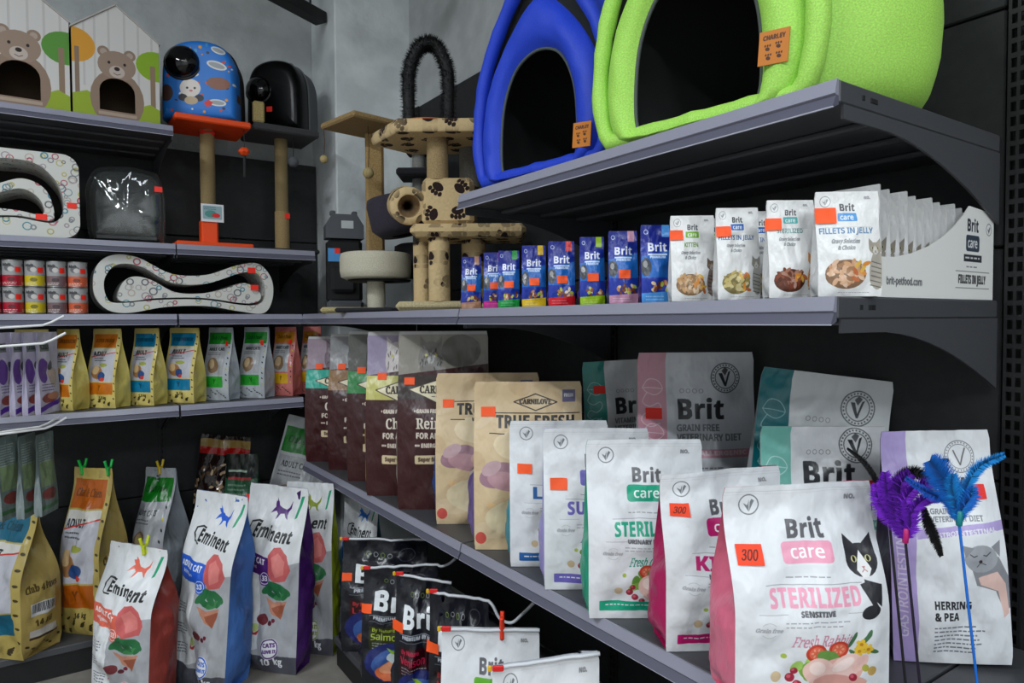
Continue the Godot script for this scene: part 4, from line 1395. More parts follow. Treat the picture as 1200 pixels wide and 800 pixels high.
	k.rect(63, 35.4, 33, 0.25, Color(0.4, 0.4, 0.4))
	emblem(k, 95, 9, 2.6, Color(0.3, 0.32, 0.35))
	var side := PackedVector2Array([Vector2(0, 0), Vector2(0.385, 0), Vector2(0.385, 0.150), Vector2(0.29, 0.156)])
	for q in [[0.27, 0.140], [0.235, 0.118], [0.195, 0.098], [0.15, 0.081], [0.10, 0.068], [0.05, 0.060], [0.0, 0.058]]:
		side.append(Vector2(q[0], q[1]))
	part("printed_side", extrude(side, 0.002), printed(k.done(), 0.7), t)
	part("far_side", extrude(side, 0.002), M.white, t, Vector3(0, 0, -0.112))
	part("front_lip", box(Vector3(0.002, 0.052, 0.108), 0.0005), M.white, t, Vector3(0.002, 0.027, -0.055))
	part("back_wall", box(Vector3(0.002, 0.148, 0.108), 0.0005), M.white, t, Vector3(0.383, 0.075, -0.055))
	part("base", box(Vector3(0.38, 0.002, 0.108), 0.0005), M.white, t, Vector3(0.192, 0.001, -0.055))
	part("edge_tab", box(Vector3(0.0015, 0.02, 0.006), 0.0004), M.red_sticker, t, Vector3(-0.001, 0.045, 0.0))
	gr = "pouches in the display box"
	for i in 12:
		var lab: String = "white pouch in the cardboard display box, %s" % ["frontmost of the row", "second from the front", "third from the front", "fourth from the front", "fifth from the front", "sixth from the front", "sixth from the back", "fifth from the back", "fourth from the back", "third from the back", "second from the back", "rearmost of the row"][i]
		var p := pouch(lab, gr, Vector3(1.012 + i * 0.0265, 1.2535, -0.574), 0.094, 0.163 - 0.004 * (i % 3) - i * 0.0008, 0.017, -90, w4, pale, {"lean": 2.0, "nu": 6, "nv": 10, "bulge": 0.002, "wr": 0.001})
	cat_trees()


# ---------------------------------------------------------------- cat trees in the corner
func fabric(c1: Color, c2: Color, _freq := 0.2, sc := 6.0, rough := 0.95, bump := 0.5) -> StandardMaterial3D:
	if not M.has("weave"):
		M["weave"] = noise_tex(0.2, Color(0.84, 0.84, 0.84), Color(1, 1, 1), 128)
		M["weave_bump"] = bump_tex(0.3, 2.0, 128, 21)
	var m := tri_mat(M["weave"], sc, rough, M["weave_bump"])
	m.uv1_world_triplanar = false
	m.albedo_color = c1.lerp(c2, 0.75)
	m.normal_scale = bump
	m.rim_enabled = true
	m.rim = 0.2
	return m


func paw_material() -> StandardMaterial3D:
	var im := Image.create(512, 512, false, Image.FORMAT_RGBA8)
	im.fill(Color(0.80, 0.70, 0.52))
	var rng := RandomNumberGenerator.new()
	rng.seed = 12
	for i in 9000:
		im.set_pixel(rng.randi() % 512, rng.randi() % 512, Color(0.80, 0.70, 0.52).lightened(rng.randf_range(-0.0, 0.12)) if i % 2 else Color(0.75, 0.65, 0.47))
	var k := ink(256, 1.0, Color.WHITE)
	k.im = im
	k.s = 5.12
	for gx in 6:
		for gy in 6:
			var x := 8.3 + gx * 16.67 + rng.randf_range(-2, 2)
			var y := 8.3 + gy * 16.67 + rng.randf_range(-2, 2)
			var a := rng.randf_range(0, TAU)
			var c := Color(0.14, 0.07, 0.05)
			var u := Vector2(cos(a), sin(a))
			var v := Vector2(-u.y, u.x)
			k.ell(x, y, 3.9, 3.1, c, a)
			k.ell(x + u.x * 2.2, y + u.y * 2.2, 2.2, 2.2, c)
			k.ell(x - u.x * 2.2, y - u.y * 2.2, 2.2, 2.2, c)
			for q in 4:
				var b := v * 5.0 + u * (q - 1.5) * 2.8 - v * absf(q - 1.5) * 0.8
				k.ell(x + b.x, y + b.y, 1.4, 1.8, c, a)
	var m := StandardMaterial3D.new()
	m.albedo_texture = ImageTexture.create_from_image(im)
	m.roughness = 0.95
	m.uv1_triplanar = true
	m.uv1_scale = Vector3.ONE * 2.3
	m.normal_enabled = true
	m.normal_texture = M["weave_bump"]
	m.normal_scale = 0.35
	return m


func rounded_plate(pts: Array, thick: float, r := 0.012) -> ArrayMesh:
	# plate with a rounded rim; pts is an outline in x, z
	var n := pts.size()
	var c := Vector2.ZERO
	for p in pts:
		c += p / n
	var rows := []
	for k in 7:
		var a := -PI / 2 + PI * k / 6.0
		rows.append([1.0 - r * (1.0 - cos(a)) * 4.0, thick / 2 + sin(a) * thick / 2])
	rows.push_front([0.001, 0.0])
	rows.push_back([0.001, thick])
	var v := PackedVector3Array()
	var uv := PackedVector2Array()
	for q in rows:
		for i in n + 1:
			var p: Vector2 = c + (pts[i % n] - c) * q[0]
			v.append(Vector3(p.x, q[1], p.y))
			uv.append(p)
	return grid(v, uv, n, rows.size() - 1, true)


func dense(pts: Array, per := 6) -> Array:
	var out := []
	for i in pts.size():
		for k in per:
			out.append(pts[i].lerp(pts[(i + 1) % pts.size()], float(k) / per))
	return out


func cat_trees() -> void:
	var plush := fabric(Color(0.72, 0.66, 0.50), Color(0.82, 0.76, 0.60))
	var paw := paw_material()
	# paw print tree
	var t := thing("cat_tree", "beige cat tree covered in dark brown paw prints", "cat tree", Vector3(1.13, 1.2505, -1.918), -34.35)
	part("base", box(Vector3(0.36, 0.03, 0.21), 0.012), plush, t, Vector3(-0.035, 0.0155, -0.015))
	for q in [[-0.08, 0.05, 0.068], [0.025, -0.02, 0.078], [-0.15, -0.075, 0.06]]:
		part("post", CylinderMesh.new(), paw, t, Vector3(q[0], 0.13, q[1]))
		var cm: CylinderMesh = t.get_child(t.get_child_count() - 1).mesh
		cm.top_radius = q[2] / 2
		cm.bottom_radius = q[2] / 2
		cm.height = 0.2
		cm.radial_segments = 28
	part("middle_platform", box(Vector3(0.36, 0.04, 0.24), 0.014), paw, t, Vector3(0.015, 0.25, -0.01))
	part("house", box(Vector3(0.165, 0.148, 0.20), 0.014), paw, t, Vector3(-0.05, 0.344, -0.03))
	var tunnel := part("tunnel", lathe([Vector2(0.036, 0.0), Vector2(0.040, -0.002), Vector2(0.056, 0.0), Vector2(0.060, 0.012), Vector2(0.060, 0.10), Vector2(0.04, 0.10), Vector2(0.036, 0.06), Vector2(0.036, 0.0)], 28), paw, t, Vector3(-0.170, 0.328, 0.07), Vector3(-78, 16, 0))
	part("lining", lathe([Vector2(0.0, 0.05), Vector2(0.034, 0.045), Vector2(0.037, 0.004)], 24), fabric(Color(0.62, 0.50, 0.34), Color(0.70, 0.58, 0.42)), tunnel)
	var cy := CylinderMesh.new()
	cy.top_radius = 0.034
	cy.bottom_radius = 0.034
	cy.height = 0.13
	part("upper_post", cy, fabric(Color(0.62, 0.52, 0.36), Color(0.70, 0.60, 0.43)), t, Vector3(-0.085, 0.48, 0.03))
	part("upper_post", cy, fabric(Color(0.45, 0.44, 0.40), Color(0.52, 0.51, 0.47)), t, Vector3(0.01, 0.48, -0.09))
	var hx := dense([Vector2(-0.31, -0.04), Vector2(-0.20, 0.125), Vector2(0.06, 0.125), Vector2(0.17, -0.04), Vector2(0.06, -0.17), Vector2(-0.20, -0.17)])
	part("top_platform", rounded_plate(hx, 0.042), paw, t, Vector3(0, 0.545, 0))
	# grooming arch on the top platform
	var a := thing("brush_arch", "black bristly grooming arch standing on the paw print cat tree", "brush arch", Vector3(1.13 - 0.115 * 0.826 - 0.0 * 0.564, 1.838, -1.918 - 0.115 * 0.564), -34.35)
	part("base", lathe([Vector2(0.0, 0.0), Vector2(0.10, 0.0), Vector2(0.104, 0.004), Vector2(0.10, 0.008), Vector2(0.0, 0.010)], 32), plastic(Color(0.90, 0.42, 0.10), 0.5), a)
	var path := spline([Vector3(-0.062, 0.008, 0), Vector3(-0.064, 0.12, 0), Vector3(-0.060, 0.19, 0), Vector3(-0.032, 0.255, 0), Vector3(0.0, 0.272, 0), Vector3(0.032, 0.255, 0), Vector3(0.060, 0.19, 0), Vector3(0.064, 0.12, 0), Vector3(0.062, 0.008, 0)], 8)
	part("core", tube(path, 0.019, 12), plastic(Color(0.05, 0.05, 0.055), 0.7), a)
	var st := SurfaceTool.new()
	st.begin(Mesh.PRIMITIVE_TRIANGLES)
	var rng := RandomNumberGenerator.new()
	rng.seed = 3
	for i in 4200:
		var f := rng.randf() * (path.size() - 1.001)
		var p: Vector3 = path[int(f)].lerp(path[int(f) + 1], f - int(f))
		var tg: Vector3 = (path[int(f) + 1] - path[int(f)]).normalized()
		var s := Vector3.BACK.rotated(tg, rng.randf() * TAU)
		var q := s.cross(tg)
		var e := p + s * rng.randf_range(0.026, 0.034) + tg * rng.randf_range(-0.004, 0.004)
		tri(st, p + s * 0.016 + q * 0.0009, p + s * 0.016 - q * 0.0009, e)
		tri(st, p + s * 0.016 + tg * 0.0009, p + s * 0.016 - tg * 0.0009, e)
	var br := part("bristles", commit(st), plastic(Color(0.06, 0.06, 0.065), 0.4), a)
	br.set_meta("kind", "stuff")
	# tall scratching tree with a board on top
	var wood := fabric(Color(0.62, 0.50, 0.32), Color(0.70, 0.58, 0.38), 0.1, 5.0)
	t = thing("cat_tree", "tan cat tree with a bare board on top and two hanging balls", "cat tree", Vector3(1.0763, 1.2334, -2.5200) * Vector3(1, 0, 1) + Vector3(0, 1.2505, 0), -20)
	part("base", box(Vector3(0.25, 0.022, 0.18), 0.008), fabric(Color(0.70, 0.64, 0.44), Color(0.78, 0.72, 0.52)), t, Vector3(-0.085, 0.0115, 0.0))
	part("post", box(Vector3(0.07, 0.68, 0.05), 0.010), wood, t, Vector3(0, 0.362, 0))
	part("top_board", box(Vector3(0.24, 0.022, 0.24), 0.006), wood, t, Vector3(-0.04, 0.713, 0.05), Vector3(0, 30, 0))
	for q in [[-0.19, 0.02, 0.105, 0.0155], [-0.028, 0.09, 0.16, 0.021]]:
		part("string", tube([Vector3(q[0], 0.704, q[1]), Vector3(q[0] + 0.004, 0.704 - q[2] * 0.5, q[1]), Vector3(q[0], 0.704 - q[2], q[1])], 0.0015, 5), plastic(Color(0.35, 0.25, 0.15), 0.9), t)
		var sp := SphereMesh.new()
		sp.radius = q[3]
		sp.height = q[3] * 2
		part("ball", sp, fabric(Color(0.68, 0.60, 0.40), Color(0.76, 0.68, 0.48)), t, Vector3(q[0], 0.704 - q[2] - q[3] * 0.8, q[1]))
	part("price_tag", box(Vector3(0.012, 0.018, 0.001), 0.0003), M.red_sticker, t, Vector3(-0.02, 0.235, 0.027))
	# cream bowl bed on a stem
	t = thing("cat_bed_stand", "cream plush bowl bed on a short stem", "cat bed", Vector3(0.9823, 1.2322, -2.3000) * Vector3(1, 0, 1) + Vector3(0, 1.2505, 0), -34)
	var cream := fabric(Color(0.70, 0.67, 0.58), Color(0.84, 0.82, 0.74), 0.12, 9.0)
	part("base", box(Vector3(0.20, 0.016, 0.16), 0.006), fabric(Color(0.12, 0.12, 0.14), Color(0.17, 0.17, 0.19)), t, Vector3(-0.03, 0.0085, 0))
	var c2 := CylinderMesh.new()
	c2.top_radius = 0.031
	c2.bottom_radius = 0.031
	c2.height = 0.10
	part("stem", c2, cream, t, Vector3(0, 0.066, 0))
	part("bowl", lathe([Vector2(0.0, 0.002), Vector2(0.105, 0.0), Vector2(0.122, 0.008), Vector2(0.126, 0.03), Vector2(0.126, 0.07), Vector2(0.122, 0.09), Vector2(0.112, 0.094), Vector2(0.10, 0.088), Vector2(0.095, 0.04), Vector2(0.0, 0.03)], 40), cream, t, Vector3(0, 0.117, 0))
	part("underside", lathe([Vector2(0.0, 0.0), Vector2(0.108, 0.0), Vector2(0.112, 0.006), Vector2(0.0, 0.006)], 32), M.black, t, Vector3(0.012, 0.110, -0.01))
	# dark grey tree behind
	t = thing("cat_tree", "dark grey cat tree half hidden behind the paw print tree", "cat tree", Vector3(1.2159, 1.2324, -2.4200) * Vector3(1, 0, 1) + Vector3(0, 1.2505, 0), -34)
	var dark := fabric(Color(0.10, 0.10, 0.12), Color(0.15, 0.145, 0.17))
	var lg := fabric(Color(0.50, 0.50, 0.48), Color(0.58, 0.58, 0.56))
	part("base", box(Vector3(0.14, 0.02, 0.14), 0.006), dark, t, Vector3(0, 0.0105, 0))
	var c3 := CylinderMesh.new()
	c3.top_radius = 0.024
	c3.bottom_radius = 0.024
	c3.height = 0.60
	part("post", c3, lg, t, Vector3(0, 0.32, 0))
	part("platform", box(Vector3(0.15, 0.03, 0.15), 0.008), dark, t, Vector3(-0.0, 0.535, 0.01))
	part("top_platform", box(Vector3(0.14, 0.03, 0.14), 0.008), dark, t, Vector3(0.02, 0.635, 0))
	part("basket", lathe([Vector2(0.0, 0.0), Vector2(0.07, 0.0), Vector2(0.10, 0.03), Vector2(0.105, 0.12), Vector2(0.10, 0.14), Vector2(0.09, 0.13), Vector2(0.0, 0.06)], 30), fabric(Color(0.17, 0.15, 0.20), Color(0.24, 0.22, 0.27)), t, Vector3(-0.05, 0.285, 0.14), Vector3(0, 0, 10))
	part("side_bed", lathe([Vector2(0.0, 0.0), Vector2(0.08, 0.0), Vector2(0.095, 0.04), Vector2(0.09, 0.12), Vector2(0.07, 0.13), Vector2(0.0, 0.10)], 30), dark, t, Vector3(-0.0, 0.135, 0.03))
	# upright carrier bag against the column
	t = thing("upright_carrier", "tall black and grey soft carrier leaning on the column", "pet carrier", Vector3(1.0526, 1.2352, -2.8000) * Vector3(1, 0, 1) + Vector3(0, 1.2505, 0), -14)
	var gm := plastic(Color(0.32, 0.33, 0.35), 0.7)
	part("body", box(Vector3(0.145, 0.27, 0.09), 0.016), plastic(Color(0.05, 0.05, 0.055), 0.75), t, Vector3(0, 0.18, 0))
	part("base", box(Vector3(0.15, 0.06, 0.10), 0.014), gm, t, Vector3(0, 0.03, 0))
	part("head", extrude(PackedVector2Array([Vector2(-0.078, 0), Vector2(0.078, 0), Vector2(0.078, 0.055), Vector2(0.05, 0.10), Vector2(-0.05, 0.10), Vector2(-0.078, 0.055)]), 0.1), gm, t, Vector3(0, 0.315, -0.05))
	part("front_pocket", box(Vector3(0.10, 0.10, 0.03), 0.012), plastic(Color(0.10, 0.10, 0.11), 0.8), t, Vector3(-0.01, 0.14, 0.056))
	for s in [-1, 1]:
		part("lug", box(Vector3(0.022, 0.02, 0.03), 0.004), gm, t, Vector3(s * 0.045, 0.424, 0))
	part("label", box(Vector3(0.05, 0.032, 0.001), 0.0003), plastic(Color(0.75, 0.77, 0.77), 0.6), t, Vector3(0.01, 0.372, 0.0512))
	part("price_tag", box(Vector3(0.05, 0.055, 0.001), 0.0003), plastic(Color(0.25, 0.55, 0.80), 0.5), t, Vector3(-0.045, 0.245, 0.0468))
	part("price_tag", box(Vector3(0.022, 0.022, 0.001), 0.0003), M.red_sticker, t, Vector3(-0.032, 0.262, 0.048))


# ---------------------------------------------------------------- fabric pet houses
func resample(loop: Array, n: int) -> Array:
	var total := 0.0
	var m := loop.size()
	for i in m:
		total += loop[i].distance_to(loop[(i + 1) % m])
	var out := []
	var i := 0
	var acc := 0.0
	for k in n:
		var want := total * k / n
		while acc + loop[i % m].distance_to(loop[(i + 1) % m]) < want:
			acc += loop[i % m].distance_to(loop[(i + 1) % m])
			i += 1
		var seg: float = loop[i % m].distance_to(loop[(i + 1) % m])
		out.append(loop[i % m].lerp(loop[(i + 1) % m], (want - acc) / maxf(seg, 1e-6)))
	return out


func pet_house(label: String, at: Vector3, turn: float, col: Color, w: float, shift: float, tag_at: Vector2) -> void:
	var t := thing("pet_house", label, "pet house", at, turn, "fabric pet houses on the highest right shelf")
	var cloth := fabric(col, col, 0.2, 12.0, 0.6, 0.25)
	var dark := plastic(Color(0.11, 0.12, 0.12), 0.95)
	var hw := w / 2
	var half := [Vector2(0, 0.0), Vector2(0.55, 0.0), Vector2(0.88, 0.015), Vector2(1.0, 0.09), Vector2(1.0, 0.17), Vector2(0.90, 0.265), Vector2(0.66, 0.355), Vector2(0.36, 0.43), Vector2(0.12, 0.475), Vector2(0, 0.485)]
	var full := []
	for p in half:
		full.append(Vector2(p.x * hw, p.y))
	for k in range(half.size() - 2, 0, -1):
		full.append(Vector2(-half[k].x * hw, half[k].y))
	var outer := resample(spline(full, 6, true), 56)
	var hole := []
	for p in [Vector2(0, 0.016), Vector2(0.08, 0.016), Vector2(0.118, 0.024), Vector2(0.125, 0.10), Vector2(0.112, 0.19), Vector2(0.07, 0.258), Vector2(0, 0.282)]:
		hole.append(p)
	for k in range(5, 0, -1):
		hole.append(Vector2(-hole[k].x, hole[k].y))
	var inner := resample(spline(hole, 6, true), 56)
	# padded front panel, set inside the rolled edge
	var face_loop := []
	for p in outer:
		face_loop.append(Vector2(p.x * 0.92, p.y * 0.83 + 0.004))
	var v := PackedVector3Array()
	var uv := PackedVector2Array()
	for r in 9:
		var f := r / 8.0
		for i in 57:
			var o: Vector2 = face_loop[i % 56]
			var n: Vector2 = inner[i % 56]
			var p := o.lerp(n, f)
			var puff := 0.026 * pow(sin(PI * clampf(f, 0.0, 1.0)), 0.6) + 0.006 * f
			puff += 0.004 * noise.get_noise_2d(p.x * 18.0, p.y * 18.0 + at.z * 9.0) * sin(PI * f)
			v.append(Vector3(p.x, p.y + 0.001, puff))
			uv.append(p)
	part("front_panel", grid(v, uv, 56, 8, false), cloth, t)
	v = PackedVector3Array()
	uv = PackedVector2Array()
	for r in 3:
		for i in 57:
			var p: Vector2 = outer[i % 56].lerp(face_loop[i % 56], r / 2.0)
			v.append(Vector3(p.x, p.y + 0.001, [-0.004, -0.022, 0.0][r]))
			uv.append(p)
	part("zip_seam", grid(v, uv, 56, 2, false), dark, t)
	# body
	v = PackedVector3Array()
	uv = PackedVector2Array()
	var vi := PackedVector3Array()
	var rows := 22
	for r in rows + 1:
		var s := float(r) / rows
		var kx := 1.0 + 0.17 * sin(PI * minf(1.0, s * 1.35)) if s < 0.74 else 1.0
		kx *= sqrt(maxf(0.0, 1.0 - pow(s, 3.2)))
		kx = maxf(kx, 0.01)
		var ky := sqrt(maxf(0.0, 1.0 - pow(s, 2.6))) * (1.0 + 0.10 * sin(PI * s))
		ky = maxf(ky, 0.01)
		for i in 57:
			var o: Vector2 = outer[i % 56]
			var p := Vector3(o.x * kx + shift * sin(PI * s) * 0.9, o.y * ky + 0.001, -s * 0.42)
			var crease := 0.004 * noise.get_noise_3d(p.x * 12.0, p.y * 12.0, p.z * 12.0 + at.z)
			p += Vector3(crease, crease, 0)
			p.y = maxf(p.y, 0.0015)
			v.append(p)
			vi.append(Vector3(p.x * 0.94, p.y * 0.94 + 0.006, p.z * 0.94 - 0.002))
			uv.append(Vector2(i / 56.0, s))
	part("body", grid(v, uv, 56, rows, true), cloth, t)
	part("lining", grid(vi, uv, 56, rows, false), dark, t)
	# rolled edge round the front
	for q in [[1.0, 0.006, 0.017]]:
		var path := []
		for i in 56:
			var o: Vector2 = outer[i]
			path.append(Vector3(o.x * q[0], maxf(o.y * (1.0 + (q[0] - 1.0) * 0.6), q[2] + 0.001), q[1]))
		part("rolled_edge", tube(path, q[2], 12, true, 0.22), cloth, t)
	var pp := []
	for i in 56:
		pp.append(Vector3(inner[i].x, inner[i].y, 0.008))
	part("piping", tube(pp, 0.0035, 6, true), plastic(Color(0.30, 0.33, 0.32), 0.8), t)
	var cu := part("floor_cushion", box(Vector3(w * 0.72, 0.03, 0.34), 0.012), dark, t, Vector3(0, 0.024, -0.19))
	# leather patch
	var k := ink(96, 1.1, Color(0.78, 0.46, 0.10))
	var br := Color(0.28, 0.14, 0.03)
	k.text("CHARLEY", 50, 30, 14, br, 0.5, "b", 76)
	for q in [[30, 54], [66, 50], [34, 84], [70, 82]]:
		k.ell(q[0], q[1] + 5, 8, 6, br, 0.4)
		for j in 3:
			k.ell(q[0] - 8 + j * 8, q[1] - 6, 3, 4, br)
	part("leather_patch", box(Vector3(0.046, 0.05, 0.002), 0.0006), null, t, Vector3(tag_at.x, tag_at.y, 0.0285), Vector3(0, 6, -4))
	var lp := t.get_child(t.get_child_count() - 1) as MeshInstance3D
	var face := PackedVector2Array([Vector2(-0.023, -0.025), Vector2(0.023, -0.025), Vector2(0.023, 0.025), Vector2(-0.023, 0.025)])
	lp.mesh = extrude(face, 0.002)
	lp.material_override = printed(k.done(), 0.6)
	for x in [-0.035, 0.035]:
		var z := part("zip_pull", tube([Vector3(0, 0, 0), Vector3(0.002, -0.012, 0.003), Vector3(0, -0.026, 0.002)], 0.004, 6), plastic(Color(0.8, 0.8, 0.82), 0.25, 0.9), t, Vector3(x, 0.365 - 0.2 * absf(x), 0.010))


func fill_top_shelf() -> void:
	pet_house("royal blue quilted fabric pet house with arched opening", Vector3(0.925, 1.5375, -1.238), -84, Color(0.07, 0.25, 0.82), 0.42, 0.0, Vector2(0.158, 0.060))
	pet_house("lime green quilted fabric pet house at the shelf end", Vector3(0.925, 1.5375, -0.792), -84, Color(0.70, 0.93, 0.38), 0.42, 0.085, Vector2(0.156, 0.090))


# ---------------------------------------------------------------- shelves on the back wall
func ring_pattern() -> StandardMaterial3D:
	var k := ink(256, 1.0, Color(0.80, 0.80, 0.78))
	var rng := RandomNumberGenerator.new()
	rng.seed = 5
	for i in 90:
		var c: Color = [Color(0.5, 0.5, 0.52), Color(0.62, 0.58, 0.60), Color(0.66, 0.25, 0.32), Color(0.26, 0.50, 0.58), Color(0.72, 0.66, 0.62), Color(0.35, 0.35, 0.38), Color(0.70, 0.66, 0.36)][i % 7]
		k.ring(rng.randf_range(4, 96), rng.randf_range(4, 96), rng.randf_range(1.6, 4.2), rng.randf_range(0.7, 1.5), c, 14)
	var m := printed(k.done(), 0.7)
	m.uv1_triplanar = true
	m.uv1_scale = Vector3.ONE * 3.4
	return m


func art_bear(tree_left: Color, tree_right: Color) -> StandardMaterial3D:
	var k := ink(300, 1.5, Color(0.80, 0.79, 0.78))
	var fur := Color(0.56, 0.47, 0.40)
	for x in [12, 24, 40, 58, 74, 90]:
		k.rect(x, 0, 2.5, 110, Color(0.74, 0.72, 0.71))
	k.ell(2, 60, 24, 22, tree_left)
	k.ell(96, 70, 24, 20, tree_right)
	k.rect(3, 62, 5, 80, Color(0.52, 0.44, 0.38))
	k.rect(89, 70, 6, 75, Color(0.55, 0.46, 0.38))
	k.poly([[0, 122], [16, 116], [30, 124], [30, 150], [0, 150]], Color(0.58, 0.66, 0.18))
	k.poly([[72, 130], [88, 122], [100, 128], [100, 150], [72, 150]], Color(0.58, 0.66, 0.18))
	k.ell(50, 122, 31, 38, fur)
	for s in [-1, 1]:
		k.ell(50 + s * 15, 62, 7, 7, fur)
		k.ell(50 + s * 15, 62, 4, 4, fur.lightened(0.25))
	k.ell(50, 78, 22, 19, fur.lightened(0.06))
	k.ell(50, 86, 9, 8, fur.lightened(0.4))
	k.ell(50, 82, 3.2, 2.6, Color(0.15, 0.1, 0.08))
	k.ell(41, 75, 1.6, 1.9, Color(0.12, 0.1, 0.1))
	k.ell(59, 75, 1.6, 1.9, Color(0.12, 0.1, 0.1))
	k.line([[46, 88], [50, 90], [54, 88]], 0.8, Color(0.3, 0.2, 0.18))
	k.rect(28, 140, 44, 4, Color(0.68, 0.6, 0.53))
	return printed(k.done(), 0.75)


func card_house(label: String, at: Vector3, turn: float, w: float, eave: float, ridge: float, d: float, mat: Material) -> Node3D:
	var t := thing("cardboard_cat_house", label, "cat house", at, turn, "cardboard cat houses")
	var outline := PackedVector2Array([Vector2(-w / 2, 0), Vector2(w / 2, 0), Vector2(w / 2, eave), Vector2(0, ridge), Vector2(-w / 2, eave)])
	var arch := PackedVector2Array()
	var aw := w * 0.205
	for q in [Vector2(aw, 0.033), Vector2(aw, 0.033 + aw * 1.25)]:
		arch.append(q)
	for k in range(1, 10):
		var a := PI * k / 10.0
		arch.append(Vector2(cos(a) * aw, 0.033 + aw * 1.25 + sin(a) * aw * 0.85))
	arch.append(Vector2(-aw, 0.033 + aw * 1.25))
	arch.append(Vector2(-aw, 0.033))
	part("front_panel", extrude(outline, 0.005, [arch]), mat, t, Vector3(0, 0, d / 2 - 0.005))
	var kraft := plastic(Color(0.28, 0.22, 0.16), 0.9)
	part("back_panel", extrude(outline, 0.005), kraft, t, Vector3(0, 0, -d / 2))
	for s in [-1, 1]:
		part("side_panel", box(Vector3(0.005, eave, d - 0.012), 0.001), kraft, t, Vector3(s * (w / 2 - 0.003), eave / 2, 0))
	part("floor_panel", box(Vector3(w - 0.012, 0.005, d - 0.012), 0.001), kraft, t, Vector3(0, 0.003, 0))
	var ang := atan2(ridge - eave, w / 2)
	var ln := sqrt(pow(ridge - eave, 2) + w * w / 4) + 0.012
	for s in [-1, 1]:
		part("roof_panel", box(Vector3(ln, 0.005, d + 0.01), 0.001), plastic(Color(0.70, 0.68, 0.66), 0.8), t, Vector3(s * w / 4, (eave + ridge) / 2 + 0.004, 0), Vector3(0, 0, -s * rad_to_deg(ang)))
	return t


func stepped(pts: Array, closed := true) -> PackedVector2Array:
	return PackedVector2Array(spline(pts, 6, closed))


func backpack_carrier(label: String, at: Vector3, turn: float, w: float, h: float, d: float, shell: Material, trim: Material, dome_at: Vector2, dome_r: float, side: Material) -> Node3D:
	var t := thing("backpack_carrier", label, "pet carrier", at, turn, "backpack carriers on the scratching posts")
	# rounded front shell: loft of a tombstone outline
	var loop := stepped([Vector2(-0.5, 0.03), Vector2(-0.46, 0.0), Vector2(0, 0.0), Vector2(0.46, 0.0), Vector2(0.5, 0.03), Vector2(0.5, 0.4), Vector2(0.47, 0.72), Vector2(0.32, 0.93), Vector2(0, 1.0), Vector2(-0.32, 0.93), Vector2(-0.47, 0.72), Vector2(-0.5, 0.4)])
	var lay := func(z0: float, z1: float, round_front: bool) -> ArrayMesh:
		var v := PackedVector3Array()
		var uv := PackedVector2Array()
		var rows := [[1.0, 0.0], [1.0, 0.25], [1.0, 0.5], [0.985, 0.75], [0.94, 0.9], [0.86, 0.98], [0.7, 1.0], [0.35, 1.0], [0.001, 1.0]] if round_front else [[0.001, 0.0], [0.9, 0.0], [0.98, 0.04], [1.0, 0.12], [1.0, 0.9], [1.0, 1.0]]
		for q in rows:
			for i in loop.size() + 1:
				var p: Vector2 = loop[i % loop.size()]
				var c := Vector2(0, 0.45)
				p = c + (p - c) * q[0]
				v.append(Vector3(p.x * w, p.y * h, lerpf(z0, z1, q[1])))
				uv.append(Vector2(p.x + 0.5, 1.0 - p.y))
		return grid(v, uv, loop.size(), rows.size() - 1, false)
	part("front_shell", lay.call(0.0, d / 2, true), shell, t)
	part("back_section", lay.call(-d / 2, 0.0, false), side, t)
	var rim := []
	for p in loop:
		rim.append(Vector3(p.x * w * 1.005, p.y * h * 0.995 + 0.004, 0.0))
	part("piping", tube(rim, 0.004, 6, true), trim, t)
	var dome := part("bubble_window", lathe([Vector2(dome_r, 0.0), Vector2(dome_r * 0.97, dome_r * 0.22), Vector2(dome_r * 0.85, dome_r * 0.48), Vector2(dome_r * 0.6, dome_r * 0.7), Vector2(dome_r * 0.3, dome_r * 0.8), Vector2(0.0, dome_r * 0.82)], 28), plastic(Color(0.03, 0.03, 0.035), 0.06), t, Vector3(dome_at.x, dome_at.y, d / 2 - 0.008), Vector3(82, 0, 0))
	part("window_ring", tube(ring_path(dome_r * 1.02), 0.006, 8, true), plastic(Color(0.06, 0.06, 0.065), 0.5), dome)
	part("top_handle", tube(spline([Vector3(-0.035, h * 0.985, -d * 0.2), Vector3(-0.025, h + 0.018, -d * 0.2), Vector3(0.025, h + 0.018, -d * 0.2), Vector3(0.035, h * 0.985, -d * 0.2)], 5), 0.006, 6), trim, t)
	return t


func smoky() -> StandardMaterial3D:
	var m := StandardMaterial3D.new()
	m.albedo_color = Color(0.03, 0.03, 0.034)
	m.roughness = 0.22
	m.metallic_specular = 0.25
	return m


func ring_path(r: float, n := 28) -> Array:
	var out := []
	for i in n:
		out.append(Vector3(cos(TAU * i / n) * r, 0, sin(TAU * i / n) * r))
	return out


